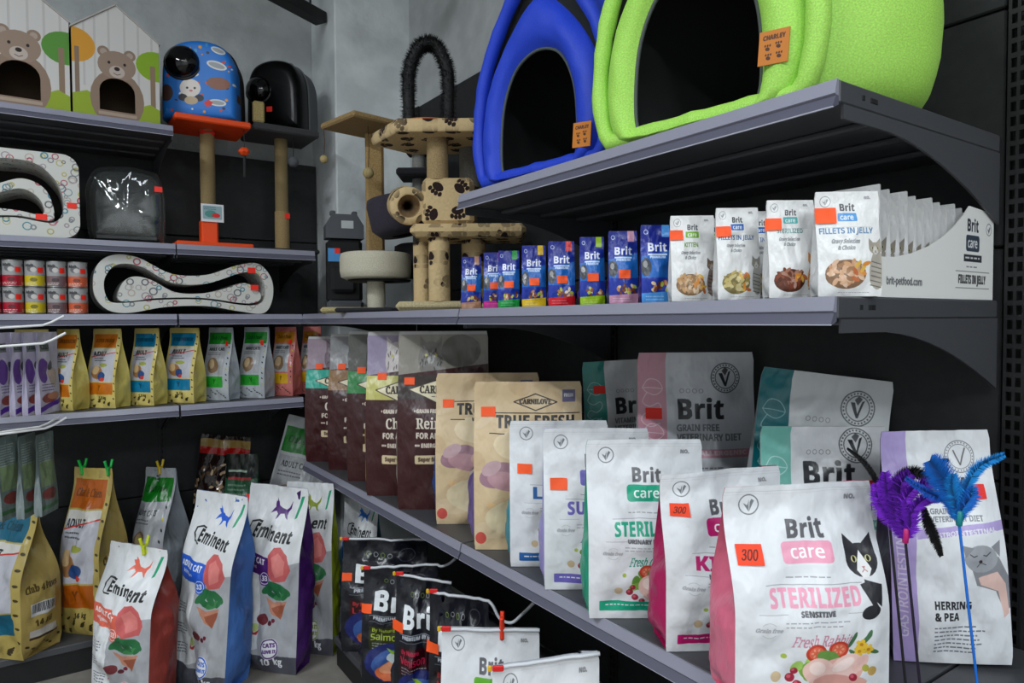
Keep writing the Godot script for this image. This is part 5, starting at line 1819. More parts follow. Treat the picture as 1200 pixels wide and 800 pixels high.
func fill_back_run() -> void:
	# two printed houses
	card_house("cardboard cat house with bear print and orange and green trees", Vector3(0.2286, 2.0007, -2.9300) * Vector3(1, 0, 1) + Vector3(0, 1.9405, 0), 2, 0.272, 0.30, 0.405, 0.20, art_bear(Color(0.82, 0.58, 0.18), Color(0.52, 0.66, 0.14)))
	card_house("cardboard cat house with bear print at the left edge, green tree only", Vector3(-0.0565, 1.9532, -2.9300) * Vector3(1, 0, 1) + Vector3(0, 1.9405, 0), 2, 0.285, 0.315, 0.42, 0.20, art_bear(Color(0.60, 0.62, 0.60), Color(0.34, 0.56, 0.22)))
	var cu := thing("round_cushion", "black round cushion standing behind the two cardboard houses", "cushion", Vector3(0.1080, 2.2673, -3.1600) * Vector3(1, 0, 1) + Vector3(0, 1.9405, 0))
	part("cover", lathe([Vector2(0.0, -0.03), Vector2(0.15, -0.03), Vector2(0.205, -0.018), Vector2(0.21, 0.0), Vector2(0.205, 0.018), Vector2(0.15, 0.03), Vector2(0.0, 0.03)], 40), M.black, cu, Vector3(0, 0.2105, 0), Vector3(90, 0, 0))
	# scratching post with orange ends, carrying the blue backpack
	var orange := plastic(Color(0.93, 0.30, 0.05), 0.6)
	var jute := fabric(Color(0.50, 0.42, 0.28), Color(0.60, 0.52, 0.36), 0.3, 10.0)
	var p1: Vector3 = Vector3(0.5498, 1.5181, -2.9550) * Vector3(1, 0, 1) + Vector3(0, 1.5095, 0)
	var t := thing("scratching_post", "scratching post with orange base and orange platform", "scratching post", p1, 0)
	part("base", box(Vector3(0.28, 0.018, 0.24), 0.004), orange, t, Vector3(0.005, 0.0095, 0.0))
	part("socket", box(Vector3(0.062, 0.10, 0.062), 0.006), orange, t, Vector3(0, 0.068, 0))
	var cm := CylinderMesh.new()
	cm.top_radius = 0.028
	cm.bottom_radius = 0.028
	cm.height = 0.36
	part("post", cm, jute, t, Vector3(0, 0.295, 0))
	part("collar", box(Vector3(0.058, 0.022, 0.058), 0.008), plastic(Color(0.80, 0.12, 0.06), 0.6), t, Vector3(0, 0.462, 0))
	part("platform", box(Vector3(0.275, 0.024, 0.24), 0.005), orange, t, Vector3(0.005, 0.486, 0.0))
	var k := ink(96, 0.8, Color(0.86, 0.87, 0.88))
	k.rrect(8, 8, 84, 60, 4, Color(0.55, 0.68, 0.70))
	k.ell(42, 44, 26, 16, Color(0.30, 0.55, 0.52))
	k.ell(66, 50, 18, 10, Color(0.85, 0.12, 0.12))
	k.small(12, 14, 70, 2, Color(0.3, 0.4, 0.45), 4, 8, 6)
	var lf := PackedVector2Array([Vector2(-0.042, -0.035), Vector2(0.042, -0.035), Vector2(0.042, 0.035), Vector2(-0.042, 0.035)])
	part("price_card", extrude(lf, 0.002), printed(k.done(), 0.5), t, Vector3(0.008, 0.142, 0.036))
	part("cord", tube([Vector3(0.12, 0.474, 0.09), Vector3(0.122, 0.43, 0.09), Vector3(0.12, 0.40, 0.09)], 0.0018, 5), M.black, t)
	part("ball", box(Vector3(0.042, 0.030, 0.04), 0.012), orange, t, Vector3(0.12, 0.388, 0.09))
	part("tassel", box(Vector3(0.011, 0.09, 0.011), 0.003), M.black, t, Vector3(0.121, 0.328, 0.09))
	# blue backpack with printed animals
	k = ink(300, 1.15, Color(0.12, 0.47, 0.82))
	var rng := RandomNumberGenerator.new()
	rng.seed = 8
	for i in 46:
		k.ell(rng.randf_range(2, 98), rng.randf_range(3, 112), rng.randf_range(0.8, 3.0), rng.randf_range(0.8, 2.4), [Color(0.85, 0.3, 0.25), Color(0.85, 0.85, 0.85), Color(0.9, 0.6, 0.2), Color(0.3, 0.6, 0.8), Color(0.2, 0.2, 0.3)][i % 5], rng.randf_range(0, 3))
	for q in [[76, 38, 14, 6, 0.3], [76, 92, 12, 5, 0.1], [34, 52, 18, 5, 0.0], [78, 16, 10, 5, 0.4]]:
		k.ell(q[0], q[1], q[2], q[3], Color(0.86, 0.85, 0.82), q[4])
		k.ell(q[0], q[1], q[2] * 0.8, q[3] * 0.6, Color(0.62, 0.64, 0.66), q[4])
	k.ell(78, 64, 16, 9, Color(0.55, 0.36, 0.28), 0.1)
	k.ell(8, 80, 9, 12, Color(0.30, 0.20, 0.18))
	k.ell(40, 72, 14, 13, Color(0.88, 0.85, 0.82))
	k.ell(30, 86, 6, 5, Color(0.12, 0.1, 0.12))
	k.ell(52, 86, 6, 5, Color(0.12, 0.1, 0.12))
	k.ell(41, 90, 9, 6, Color(0.75, 0.66, 0.52))
	k.ell(36, 72, 1.6, 1.6, Color(0.15, 0.12, 0.12))
	k.ell(46, 72, 1.6, 1.6, Color(0.15, 0.12, 0.12))
	k.ell(41, 76, 2.4, 1.6, Color(0.8, 0.5, 0.5))
	k.poly([[58, 92], [64, 88], [70, 92], [66, 98], [60, 98]], Color(0.85, 0.15, 0.12))
	var black := plastic(Color(0.06, 0.06, 0.065), 0.7)
	backpack_carrier("blue backpack carrier with printed animals and black bubble window", p1 + Vector3(-0.005, 0.5005, -0.01), -26, 0.275, 0.305, 0.17, printed(k.done(), 0.5), black, Vector2(-0.055, 0.212), 0.064, black)
	# natural scratching post with grey platform, carrying the black backpack
	var p2: Vector3 = Vector3(0.8586, 1.5410, -3.0200) * Vector3(1, 0, 1) + Vector3(0, 1.5095, 0)
	t = thing("scratching_post", "scratching post with grey platform beside the column", "scratching post", p2, 0)
	part("base", box(Vector3(0.25, 0.016, 0.24), 0.004), plastic(Color(0.13, 0.13, 0.14), 0.8), t, Vector3(0, 0.0085, 0))
	var low := CylinderMesh.new()
	low.top_radius = 0.030
	low.bottom_radius = 0.030
	low.height = 0.17
	part("post_sleeve", low, fabric(Color(0.60, 0.50, 0.32), Color(0.68, 0.58, 0.40)), t, Vector3(0, 0.10, 0))
	var up := CylinderMesh.new()
	up.top_radius = 0.027
	up.bottom_radius = 0.027
	up.height = 0.31
	part("post", up, jute, t, Vector3(0, 0.34, 0))
	part("platform", box(Vector3(0.27, 0.03, 0.24), 0.006), fabric(Color(0.22, 0.22, 0.23), Color(0.28, 0.28, 0.29)), t, Vector3(-0.005, 0.51, 0.0))
	part("peg", box(Vector3(0.045, 0.085, 0.03), 0.006), fabric(Color(0.66, 0.58, 0.36), Color(0.74, 0.66, 0.44)), t, Vector3(-0.118, 0.5675, 0.104))
	var bl := SphereMesh.new()
	bl.radius = 0.022
	bl.height = 0.044
	part("string", tube([Vector3(0.035, 0.496, 0.06), Vector3(0.036, 0.45, 0.06), Vector3(0.035, 0.41, 0.06)], 0.0015, 5), M.black, t)
	part("ball", bl, fabric(Color(0.33, 0.34, 0.36), Color(0.40, 0.41, 0.43)), t, Vector3(0.035, 0.393, 0.06))
	part("price_tag", box(Vector3(0.022, 0.022, 0.001), 0.0003), M.red_sticker, t, Vector3(0.014, 0.165, 0.0312))
	var gs := plastic(Color(0.36, 0.37, 0.39), 0.7)
	var b2 := backpack_carrier("black and grey backpack carrier with clear bubble window", p2 + Vector3(0.022, 0.5275, -0.040), -44, 0.245, 0.30, 0.19, smoky(), plastic(Color(0.42, 0.43, 0.44), 0.6), Vector2(-0.06, 0.17), 0.056, gs)
	part("price_tag", box(Vector3(0.026, 0.022, 0.001), 0.0003), M.red_sticker, b2, Vector3(-0.01, 0.085, 0.0965))
	# rounded scratcher
	var rings := ring_pattern()
	t = thing("cardboard_scratcher", "rounded white cardboard scratcher with coloured ring print and a curved bed", "scratcher", Vector3(-0.1275, 1.5095, -3.04), 0, "ring print scratchers")
	var ow := 0.235
	var oh := 0.285
	var outer := PackedVector2Array()
	for q in [[ow - 0.05, 0.05, -PI / 2], [ow - 0.05, oh - 0.05, 0.0], [-ow + 0.05, oh - 0.05, PI / 2], [-ow + 0.05, 0.05, PI]]:
		for j in 7:
			var a: float = q[2] + PI / 2 * j / 6
			outer.append(Vector2(q[0] + cos(a) * 0.05, q[1] + sin(a) * 0.05))
	var hole := stepped([Vector2(0.155, 0.05), Vector2(0.188, 0.10), Vector2(0.175, 0.18), Vector2(0.11, 0.245), Vector2(0.0, 0.25), Vector2(-0.12, 0.235), Vector2(-0.185, 0.16), Vector2(-0.17, 0.07), Vector2(-0.08, 0.045), Vector2(0.05, 0.06)])
	part("frame", extrude(outer, 0.24, [hole]), rings, t, Vector3(0, 0, -0.0))
	var bed := stepped([Vector2(0.150, 0.058), Vector2(0.160, 0.10), Vector2(0.135, 0.165), Vector2(0.075, 0.192), Vector2(0.0, 0.165), Vector2(-0.08, 0.145), Vector2(-0.15, 0.135), Vector2(-0.16, 0.085), Vector2(-0.06, 0.062), Vector2(0.06, 0.068)])
	var bh := stepped([Vector2(0.125, 0.075), Vector2(0.130, 0.11), Vector2(0.105, 0.145), Vector2(0.065, 0.158), Vector2(0.0, 0.135), Vector2(-0.06, 0.118), Vector2(-0.09, 0.10), Vector2(-0.05, 0.092), Vector2(0.06, 0.085)])
	part("curved_bed", extrude(bed, 0.225, [bh]), rings, t, Vector3(0, 0, 0.005))
	part("back_lining", extrude(outer, 0.004), plastic(Color(0.10, 0.09, 0.08), 0.9), t, Vector3(0, 0, -0.006))
	part("price_tag", box(Vector3(0.028, 0.02, 0.001), 0.0003), M.red_sticker, t, Vector3(0.212, 0.112, 0.2412))
	part("price_tag", box(Vector3(0.032, 0.02, 0.001), 0.0003), M.red_sticker, t, Vector3(0.125, 0.068, 0.2312))
	# clear carrier
	t = thing("clear_carrier", "transparent pet carrier wrapped in clear film with red sticker", "pet carrier", Vector3(0.2680, 1.5057, -2.9900) * Vector3(1, 0, 1) + Vector3(0, 1.5095, 0), -6)
	var glass := StandardMaterial3D.new()
	glass.albedo_color = Color(0.5, 0.62, 0.60, 0.03)
	glass.transparency = BaseMaterial3D.TRANSPARENCY_ALPHA
	glass.roughness = 0.03
	var cl := stepped([Vector2(-0.125, 0.012), Vector2(-0.10, 0.0), Vector2(0, 0.0), Vector2(0.10, 0.0), Vector2(0.125, 0.012), Vector2(0.132, 0.12), Vector2(0.128, 0.22), Vector2(0.09, 0.278), Vector2(0, 0.288), Vector2(-0.09, 0.278), Vector2(-0.128, 0.22), Vector2(-0.132, 0.12)])
	var shell := func(k0: float, z0: float, z1: float, bulge: float) -> ArrayMesh:
		var v := PackedVector3Array()
		var uv := PackedVector2Array()
		for r in 12:
			var s := r / 11.0
			var kk := [0.001, 0.8, 0.94, 1.0, 1.0, 1.0, 1.0, 0.985, 0.94, 0.82, 0.5, 0.001][r] as float
			var zz := [0.0, 0.0, 0.02, 0.1, 0.3, 0.5, 0.7, 0.85, 0.94, 0.985, 1.0, 1.0][r] as float
			for i in cl.size() + 1:
				var p: Vector2 = Vector2(0, 0.135) + (cl[i % cl.size()] - Vector2(0, 0.135)) * kk * k0
				var wob := 0.006 * bulge * noise.get_noise_3d(p.x * 14.0, p.y * 14.0, zz * 3.0)
				v.append(Vector3(p.x + wob, maxf(p.y + wob, 0.001), lerpf(z0, z1, zz) + wob))
				uv.append(Vector2(p.x, p.y))
		return grid(v, uv, cl.size(), 11, false)
	part("clear_shell", shell.call(0.90, -0.10, 0.09, 0.0), glass, t)
	var film_m := glass.duplicate() as StandardMaterial3D
	film_m.albedo_color = Color(0.7, 0.76, 0.76, 0.015)
	film_m.roughness = 0.04
	part("wrapping_film", shell.call(0.985, -0.115, 0.12, 0.6), film_m, t, Vector3(0, 0.001, 0))
	part("back_wall", extrude(PackedVector2Array(cl), 0.006), plastic(Color(0.06, 0.065, 0.07), 0.6), t, Vector3(0, 0.004, -0.088))
	part("base_tray", box(Vector3(0.22, 0.035, 0.15), 0.012), plastic(Color(0.05, 0.05, 0.055), 0.4), t, Vector3(0, 0.026, 0.0))
	for q in [[-0.06, 0.07, 0.05], [0.03, 0.06, 0.06], [0.075, 0.10, 0.03]]:
		part("folded_pad", box(Vector3(0.07, q[2], 0.05), 0.018), plastic(Color(0.11, 0.12, 0.12), 0.5), t, Vector3(q[0], q[1], 0.02), Vector3(0, q[0] * 200, q[2] * 160))
	part("price_tag", box(Vector3(0.026, 0.02, 0.001), 0.0003), M.red_sticker, t, Vector3(0.105, 0.205, 0.124))
	# wavy scratcher
	t = thing("cardboard_scratcher", "long wavy white cardboard scratcher with ring print beside the cans", "scratcher", Vector3(0.452, 1.2545, -3.04), 0, "ring print scratchers")
	var peanut := stepped([Vector2(-0.27, 0.012), Vector2(-0.20, 0.0), Vector2(-0.08, 0.022), Vector2(0.06, 0.026), Vector2(0.18, 0.006), Vector2(0.27, 0.0), Vector2(0.305, 0.06), Vector2(0.300, 0.14), Vector2(0.25, 0.195), Vector2(0.17, 0.185), Vector2(0.06, 0.145), Vector2(-0.06, 0.145), Vector2(-0.17, 0.20), Vector2(-0.25, 0.205), Vector2(-0.30, 0.16), Vector2(-0.308, 0.07)])
	var ph := stepped([Vector2(-0.235, 0.035), Vector2(-0.10, 0.048), Vector2(0.05, 0.050), Vector2(0.20, 0.030), Vector2(0.268, 0.045), Vector2(0.275, 0.11), Vector2(0.24, 0.160), Vector2(0.18, 0.155), Vector2(0.06, 0.112), Vector2(-0.06, 0.112), Vector2(-0.16, 0.168), Vector2(-0.235, 0.172), Vector2(-0.275, 0.12), Vector2(-0.27, 0.055)])
	part("frame", extrude(peanut, 0.23, [ph]), rings, t)
	var wave := stepped([Vector2(-0.225, 0.042), Vector2(-0.10, 0.055), Vector2(0.05, 0.057), Vector2(0.20, 0.038), Vector2(0.255, 0.05), Vector2(0.255, 0.085), Vector2(0.20, 0.118), Vector2(0.12, 0.092), Vector2(0.04, 0.074), Vector2(-0.05, 0.078), Vector2(-0.13, 0.122), Vector2(-0.19, 0.13), Vector2(-0.225, 0.095)])
	part("curved_bed", extrude(wave, 0.215), rings, t, Vector3(0, 0, 0.005))
	part("back_lining", extrude(peanut, 0.004), plastic(Color(0.06, 0.055, 0.05), 0.9), t, Vector3(0, 0, -0.006))
	for q in [[0.225, 0.168], [0.235, 0.100]]:
		part("price_tag", box(Vector3(0.03, 0.022, 0.001), 0.0003), M.red_sticker, t, Vector3(q[0], q[1], 0.2312))
	cans()
	small_bags()
	hanging_bags()


func cans() -> void:
	var cols := [Color(0.62, 0.10, 0.14), Color(0.66, 0.09, 0.18), Color(0.78, 0.70, 0.12), Color(0.46, 0.36, 0.38), Color(0.80, 0.36, 0.22)]
	var names := ["dark red", "crimson", "yellow", "mauve", "orange"]
	for i in 5:
		var k := ink(200, 0.42, Color(0.60, 0.60, 0.60))
		for r in 3:
			var x := r * 33.3 + 16.6
			k.rect(r * 33.3, 24, 33.4, 18, cols[i])
			k.ell(x, 12, 8, 6, Color(0.40, 0.40, 0.41))
			k.ell(x + 3, 14, 5, 4, Color(0.76, 0.74, 0.72))
			k.text("Adult", x - 4, 9, 4, Color(0.15, 0.15, 0.16), 0.5, "b")
			k.ell(x + 3, 31, 6, 3.4, cols[i].darkened(0.4))
			k.small(r * 33.3 + 4, 36, 24, 2, Color(0.86, 0.84, 0.8), i, 2.6, 1.6)
		var mat := printed(k.done(), 0.4)
		for j in 2:
			var px := 17.0 + (i - 1) * 25.3
			var t := thing("food_can", "%s can with %s lower band %s" % ["food", names[i], "standing on the shelf" if j == 0 else "stacked on top of its pair"], "can", Vector3(-0.1475 + i * 0.0612, 1.2505 + j * 0.0905, -2.835), 0, "stacked food cans")
			part("body", lathe([Vector2(0.0290, 0.003), Vector2(0.0295, 0.006), Vector2(0.0295, 0.083), Vector2(0.0290, 0.086)], 30), mat, t, Vector3.ZERO, Vector3(0, 42, 0))
			part("rim", lathe([Vector2(0.0, 0.0825), Vector2(0.026, 0.083), Vector2(0.027, 0.089), Vector2(0.030, 0.0895), Vector2(0.0305, 0.0875), Vector2(0.0290, 0.0855)], 30), plastic(Color(0.72, 0.72, 0.72), 0.3, 0.8), t)
			part("foot", lathe([Vector2(0.0, 0.0015), Vector2(0.027, 0.001), Vector2(0.0295, 0.0005), Vector2(0.030, 0.003), Vector2(0.0290, 0.0045)], 30), plastic(Color(0.6, 0.6, 0.6), 0.35, 0.8), t)
			var sf := func(u: float, v: float) -> Vector3:
				var a := 0.25 + 0.62 * u
				return Vector3(sin(a) * 0.0300, lerpf(0.048, 0.066, v), cos(a) * 0.0300)
			part("price_sticker", sheet(4, 1, sf), M.red_sticker, t)


func small_bags() -> void:
	var gr := "small bags on the back wall shelf"
	var gold := film(Color(0.80, 0.74, 0.40), 0.3)
	var orange := art_gold(Color(0.76, 0.42, 0.08), 2.1)
	var blue := art_gold(Color(0.04, 0.46, 0.62), 2.1)
	var rs := [[0.78, 0.78, 0.014, 0.02, M.red_sticker]]
	var o := {"full": 0.3, "seal": 0.05, "bulge": 0.004, "wr": 0.006, "nu": 10, "nv": 20}
	bag("small_food_bag", "small gold bag with orange bands, partly behind the hanging lilac bags", gr, Vector3(-0.0402, 0.9110, -2.8941), 0.1457, 0.2860, 0.0720, -48.0, orange, gold, o)
	bag("small_food_bag", "small gold bag with orange bands, right beside the hanging lilac bags", gr, Vector3(0.0673, 0.9110, -2.8941), 0.0956, 0.2860, 0.0720, -48.0, orange, gold, o)
	bag("small_food_bag", "small gold bag with orange bands, next to the blue banded ones", gr, Vector3(0.1871, 0.9110, -2.8941), 0.1227, 0.2860, 0.0720, -48.0, orange, gold, o)
	bag("small_food_bag", "small gold bag with blue bands, left of the pair", gr, Vector3(0.3152, 0.9110, -2.8941), 0.1092, 0.2860, 0.0720, -48.0, blue, gold, o)
	bag("small_food_bag", "small gold bag with blue bands, beside the silver bags", gr, Vector3(0.4435, 0.9110, -2.8941), 0.1296, 0.2860, 0.0720, -48.0, blue, gold, o)
	var sil := art_silver(Color(0.10, 0.52, 0.14), Color(0.66, 0.68, 0.70), 2.1, Color(0.14, 0.58, 0.16))
	var silver := film(Color(0.66, 0.69, 0.72), 0.25)
	var os := o.duplicate()
	os["stickers"] = rs
	bag("small_food_bag", "small silver bag with green bands beside the gold ones", gr, Vector3(0.5763, 0.9110, -2.8941), 0.1120, 0.2860, 0.0720, -48.0, sil, silver, os)
	bag("small_food_bag", "small silver bag with green bands beside the pink bags", gr, Vector3(0.7119, 0.9110, -2.8941), 0.1136, 0.2860, 0.0720, -48.0, sil, silver, os)
	var pk := art_silver(Color(0.70, 0.46, 0.10), Color(0.74, 0.42, 0.40), 2.1, Color(0.78, 0.60, 0.10))
	var pink := film(Color(0.76, 0.42, 0.40), 0.3)
	bag("small_food_bag", "small salmon pink bag with mustard bands", gr, Vector3(0.8338, 0.9110, -2.9041), 0.0995, 0.2860, 0.0720, -48.0, pk, pink, os)
	bag("small_food_bag", "small salmon pink bag in the corner, half hidden by the maroon bags", gr, Vector3(0.9448, 0.9110, -2.9041), 0.0846, 0.2860, 0.0720, -48.0, pk, pink, os)


func hanging_bags() -> void:
	# a wire display stand at the left, just outside the picture, holds the white prongs
	var wire := plastic(Color(0.88, 0.88, 0.88), 0.3)
	var t := thing("wire_display", "white wire display stand with long upturned prongs at the left edge", "display stand", Vector3(-0.30, 0, -2.35))
	for z in [-0.16, 0.16]:
		part("upright", tube([Vector3(0, 0.012, z), Vector3(0, 0.7, z), Vector3(0, 1.5, z)], 0.008, 8), wire, t)
		part("foot", box(Vector3(0.30, 0.012, 0.04), 0.003), wire, t, Vector3(0, 0.006, z))
	for y in [1.20, 1.15, 0.88, 0.845]:
		part("crossbar", tube([Vector3(0.0, y, -0.16), Vector3(0.0, y, 0.16)], 0.005, 6), wire, t)
	var tips := [[1.205, 0.05, 0.385], [1.155, 0.09, 0.385], [0.875, 0.0, 0.385], [0.90, 0.10, 0.37]]
	for q in [[Vector3(0.0444, 1.2393, -2.3000), 0.0], [Vector3(0.0436, 1.1935, -2.1200), 0.0], [Vector3(0.0442, 0.9523, -2.3000), 0.0], [Vector3(0.0296, 0.9423, -2.4200), 0.0]]:
		var e: Vector3 = q[0] - t.position
		part("prong", tube([Vector3(-0.0, e.y - 0.042, e.z), Vector3(e.x * 0.5, e.y - 0.034, e.z), Vector3(e.x - 0.05, e.y - 0.026, e.z), Vector3(e.x - 0.03, e.y - 0.018, e.z), Vector3(e.x, e.y, e.z)], 0.0035, 7), wire, t)
	var k := ink(160, 1.7, Color(0.80, 0.78, 0.84))
	k.rect(10, 22, 40, 18, Color(0.45, 0.48, 0.46))
	k.text("Club", 32, 36, 11, Color(0.12, 0.14, 0.13), 0.5, "s")
	k.ell(20, 80, 18, 26, Color(0.42, 0.28, 0.58))
	k.ell(60, 95, 20, 22, Color(0.76, 0.68, 0.62))
	k.ell(52, 70, 12, 10, Color(0.30, 0.30, 0.34))
	k.small(10, 108, 60, 3, Color(0.4, 0.35, 0.5), 3, 6, 4)
	k.ell(40, 138, 34, 10, Color(0.60, 0.30, 0.28))
	k.ell(60, 134, 24, 8, Color(0.76, 0.52, 0.40))
	k.poly([[0, 155], [100, 140], [100, 150], [0, 166]], Color(0.36, 0.18, 0.62))
	var lil := print_mat(k)
	var back := film(Color(0.62, 0.60, 0.68), 0.3)
	var oh := {"full": 0.1, "seal": 0.2, "bulge": 0.005, "wr": 0.004, "category": "bag", "nu": 8, "nv": 14}
	var gr := "treat bags hanging from the white prongs"
	for q in [[-0.088, 66.0, "lilac treat bag hanging on the upper prongs, nearest the left edge"], [-0.056, 67.0, "lilac treat bag hanging on the upper prongs, second from the left edge"], [-0.028, 66.0, "lilac treat bag hanging on the upper prongs, third from the left edge"], [0.002, 64.0, "lilac treat bag hanging at the tips of the upper prongs"]]:
		var at: Vector3 = Vector3(q[0], 0.969, -2.30)
		bag("treat_bag", q[2], gr, at, 0.105, 0.225, 0.014, q[1], lil, back, oh)
	k = ink(140, 2.0, Color(0.42, 0.48, 0.46))
	k.rect(8, 70, 80, 60, Color(0.50, 0.58, 0.42))
	k.small(10, 20, 70, 9, Color(0.68, 0.72, 0.70), 3, 6, 4)
	k.ell(50, 150, 40, 14, Color(0.50, 0.24, 0.22))
	k.rect(0, 176, 100, 10, Color(0.25, 0.42, 0.26))
	var grn := print_mat(k)
	var gback := film(Color(0.48, 0.52, 0.52), 0.3)
	for q in [[-0.095, 60.0, "grey green treat bag on the lower prongs at the left edge"], [-0.050, 66.0, "grey green treat bag in the middle of the lower prongs"], [-0.008, 64.0, "grey green treat bag at the tips of the lower prongs"]]:
		var at2: Vector3 = Vector3(q[0], 0.675, -2.36)
		bag("treat_bag", q[2], gr, at2, 0.09, 0.23, 0.02, q[1], grn, gback, oh)


# ---------------------------------------------------------------- large bags on the floor and on the base decks
func clip(label: String, on: Node3D, u: float, col: Color) -> void:
	var q: Array = tops[on]
	var at: Vector3 = on.transform * Vector3(q[0] * (u - 0.5), q[1] * (1.0 + q[2] * (2.0 * u - 1.0)) + 0.004, 0)
	var t := thing("bag_clip", label, "clip", at, on.rotation_degrees.y + 90, "plastic bag clips")
	var m := plastic(col, 0.4)
	for s in [-1.0, 1.0]:
		part("jaw", tube(spline([Vector3(s * 0.004, -0.03, 0), Vector3(s * 0.006, -0.008, 0), Vector3(s * 0.012, 0.008, 0), Vector3(s * 0.018, 0.026, 0)], 4), 0.005, 6), m, t)
	part("spring", box(Vector3(0.02, 0.008, 0.012), 0.002), m, t, Vector3(0, -0.002, 0))


func tilted(o: Dictionary, roll: float) -> Dictionary:
	var d := o.duplicate()
	d["roll"] = roll
	return d


func gold_side() -> StandardMaterial3D:
	var k := ink(160, 2.6, Color(0.66, 0.58, 0.33))
	var dk := Color(0.26, 0.20, 0.08)
	k.text("Club 4 Paws", 50, 150, 11, dk, 0.5, "s", 76, 0.2)
	k.rect(18, 168, 60, 22, Color(0.80, 0.80, 0.80))
	for q in 18:
		k.rect(21 + q * 3, 170, 1.2 + (q % 3) * 0.5, 15, Color(0.2, 0.2, 0.22))
	k.text("14 KG", 48, 208, 10, dk, 0.5, "b", 44)
	k.rect(16, 214, 64, 12, Color(0.76, 0.74, 0.72))
	k.rect(16, 226, 66, 4, dk)
	for q in 7:
		k.ell(12 + q * 13, 240 + (q % 3) * 6, 5, 2, dk, 0.3)
	return print_mat(k, 0.28)


func fill_floor() -> void:
	var gr := "ten kilo bags standing on the floor"
	var o := {"full": 0.62, "seal": 0.04, "bulge": 0.03, "wr": 0.013, "nu": 20, "nv": 34}
	var back := film(Color(0.62, 0.63, 0.66), 0.4)
	o["back"] = back
	var thin := o.duplicate()
	thin["bulge"] = 0.012
	var red := bag("large_food_bag", "ten kilo white bag with coral label and red side, front left", gr, Vector3(0.2055, 0.0000, -2.4513), 0.2167, 0.5117, 0.1150, -50.0, art_ten_kilo(Color(0.88, 0.40, 0.32), 2.1, "with chicken", 3), film(Color(0.52, 0.19, 0.16), 0.45), tilted(o, -4.0))
	var o2 := o.duplicate()
	o2["waist"] = 0.12
	bag("large_food_bag", "ten kilo white bag with bright blue side", gr, Vector3(0.4390, 0.0000, -2.4511), 0.1973, 0.6428, 0.1300, -50.0, art_ten_kilo(Color(0.14, 0.36, 0.80), 2.3, "kitten", 4), film(Color(0.26, 0.43, 0.70), 0.45), tilted(o2, -5.0))
	bag("large_food_bag", "ten kilo white bag with purple side and purple label", gr, Vector3(0.6432, 0.0000, -2.4506), 0.2283, 0.6396, 0.1000, -47.0, art_ten_kilo(Color(0.30, 0.12, 0.44), 2.15, "sterilized", 5), film(Color(0.24, 0.09, 0.36), 0.45), tilted(o, -3.0))
	bag("large_food_bag", "ten kilo white bag with olive green side behind the purple one", gr, Vector3(0.7927, 0.0000, -2.4822), 0.1927, 0.6277, 0.0550, -47.0, art_ten_kilo(Color(0.52, 0.58, 0.10), 2.3, "light", 6), film(Color(0.45, 0.50, 0.08), 0.45), thin)
	bag("large_food_bag", "ten kilo white bag with light blue side beside the navy bags", gr, Vector3(0.9923, 0.0000, -2.4874), 0.1381, 0.5359, 0.0600, -44.0, art_ten_kilo(Color(0.16, 0.46, 0.84), 2.3, "junior", 7), film(Color(0.40, 0.66, 0.80), 0.4), o)
	# gold, silver and dark bags on the base deck
	gr = "large bags on the back wall base deck"
	var gold := gold_side()
	var ob := {"full": 0.45, "seal": 0.04, "bulge": 0.025, "wr": 0.012, "nu": 18, "nv": 30}
	bag("large_food_bag", "large gold bag with blue label, cut by the left edge", gr, Vector3(-0.1127, 0.1050, -2.8802), 0.2404, 0.5043, 0.1500, -48.0, art_gold(Color(0.03, 0.36, 0.46), 2.1, true), gold, ob)
	var gold2 := bag("large_food_bag", "large gold bag with orange label closed by green clips", gr, Vector3(0.1310, 0.1050, -2.9086), 0.1647, 0.5856, 0.1400, -46.0, art_gold(Color(0.68, 0.34, 0.05), 2.4, true), gold, ob)
	clip("green plastic clip at the left corner of the gold bag", gold2, 0.25, Color(0.10, 0.75, 0.28))
	clip("green plastic clip at the right corner of the gold bag", gold2, 0.92, Color(0.10, 0.70, 0.30))
	var silver := film(Color(0.60, 0.63, 0.66), 0.25)
	var sil := bag("large_food_bag", "large silver bag with green label closed by a yellow clip", gr, Vector3(0.3640, 0.1050, -3.0056), 0.1363, 0.5388, 0.1600, -46.0, art_silver(Color(0.06, 0.44, 0.10), Color(0.62, 0.63, 0.65), 2.3, Color(0.1, 0.45, 0.14), 260), silver, ob)
	clip("yellow plastic clip on the silver bag", sil, 0.5, Color(0.85, 0.72, 0.15))
	clip("yellow green plastic clip on the coral labelled bag", red, 0.6, Color(0.80, 0.85, 0.12))
	var k := ink(220, 2.2, Color(0.12, 0.07, 0.06))
	k.rect(0, 6, 100, 14, Color(0.55, 0.45, 0.24))
	k.rect(0, 18, 100, 10, Color(0.62, 0.06, 0.06))
	var rng := RandomNumberGenerator.new()
	rng.seed = 9
	for i in 120:
		k.ell(rng.randf_range(0, 100), rng.randf_range(38, 130), rng.randf_range(3, 7), rng.randf_range(1.6, 3), [Color(0.62, 0.52, 0.40), Color(0.78, 0.68, 0.54), Color(0.36, 0.26, 0.18), Color(0.16, 0.10, 0.08)][i % 4], rng.randf_range(0, 3))
	bag("large_food_bag", "dark glossy bag with leopard print and red band on top", gr, Vector3(0.5904, 0.1050, -3.1006), 0.2198, 0.6249, 0.0800, -40.0, print_mat(k, 0.15), film(Color(0.10, 0.08, 0.07), 0.2), {"full": 0.5, "bulge": 0.03, "wr": 0.02, "roll": -4.0, "seal": 0.05})
	k = ink(200, 2.0, Color(0.10, 0.28, 0.18))
	k.rect(0, 0, 100, 34, Color(0.05, 0.08, 0.06))
	k.rect(10, 22, 60, 3, Color(0.55, 0.62, 0.56))
	k.rect(10, 32, 70, 4, Color(0.55, 0.18, 0.18))
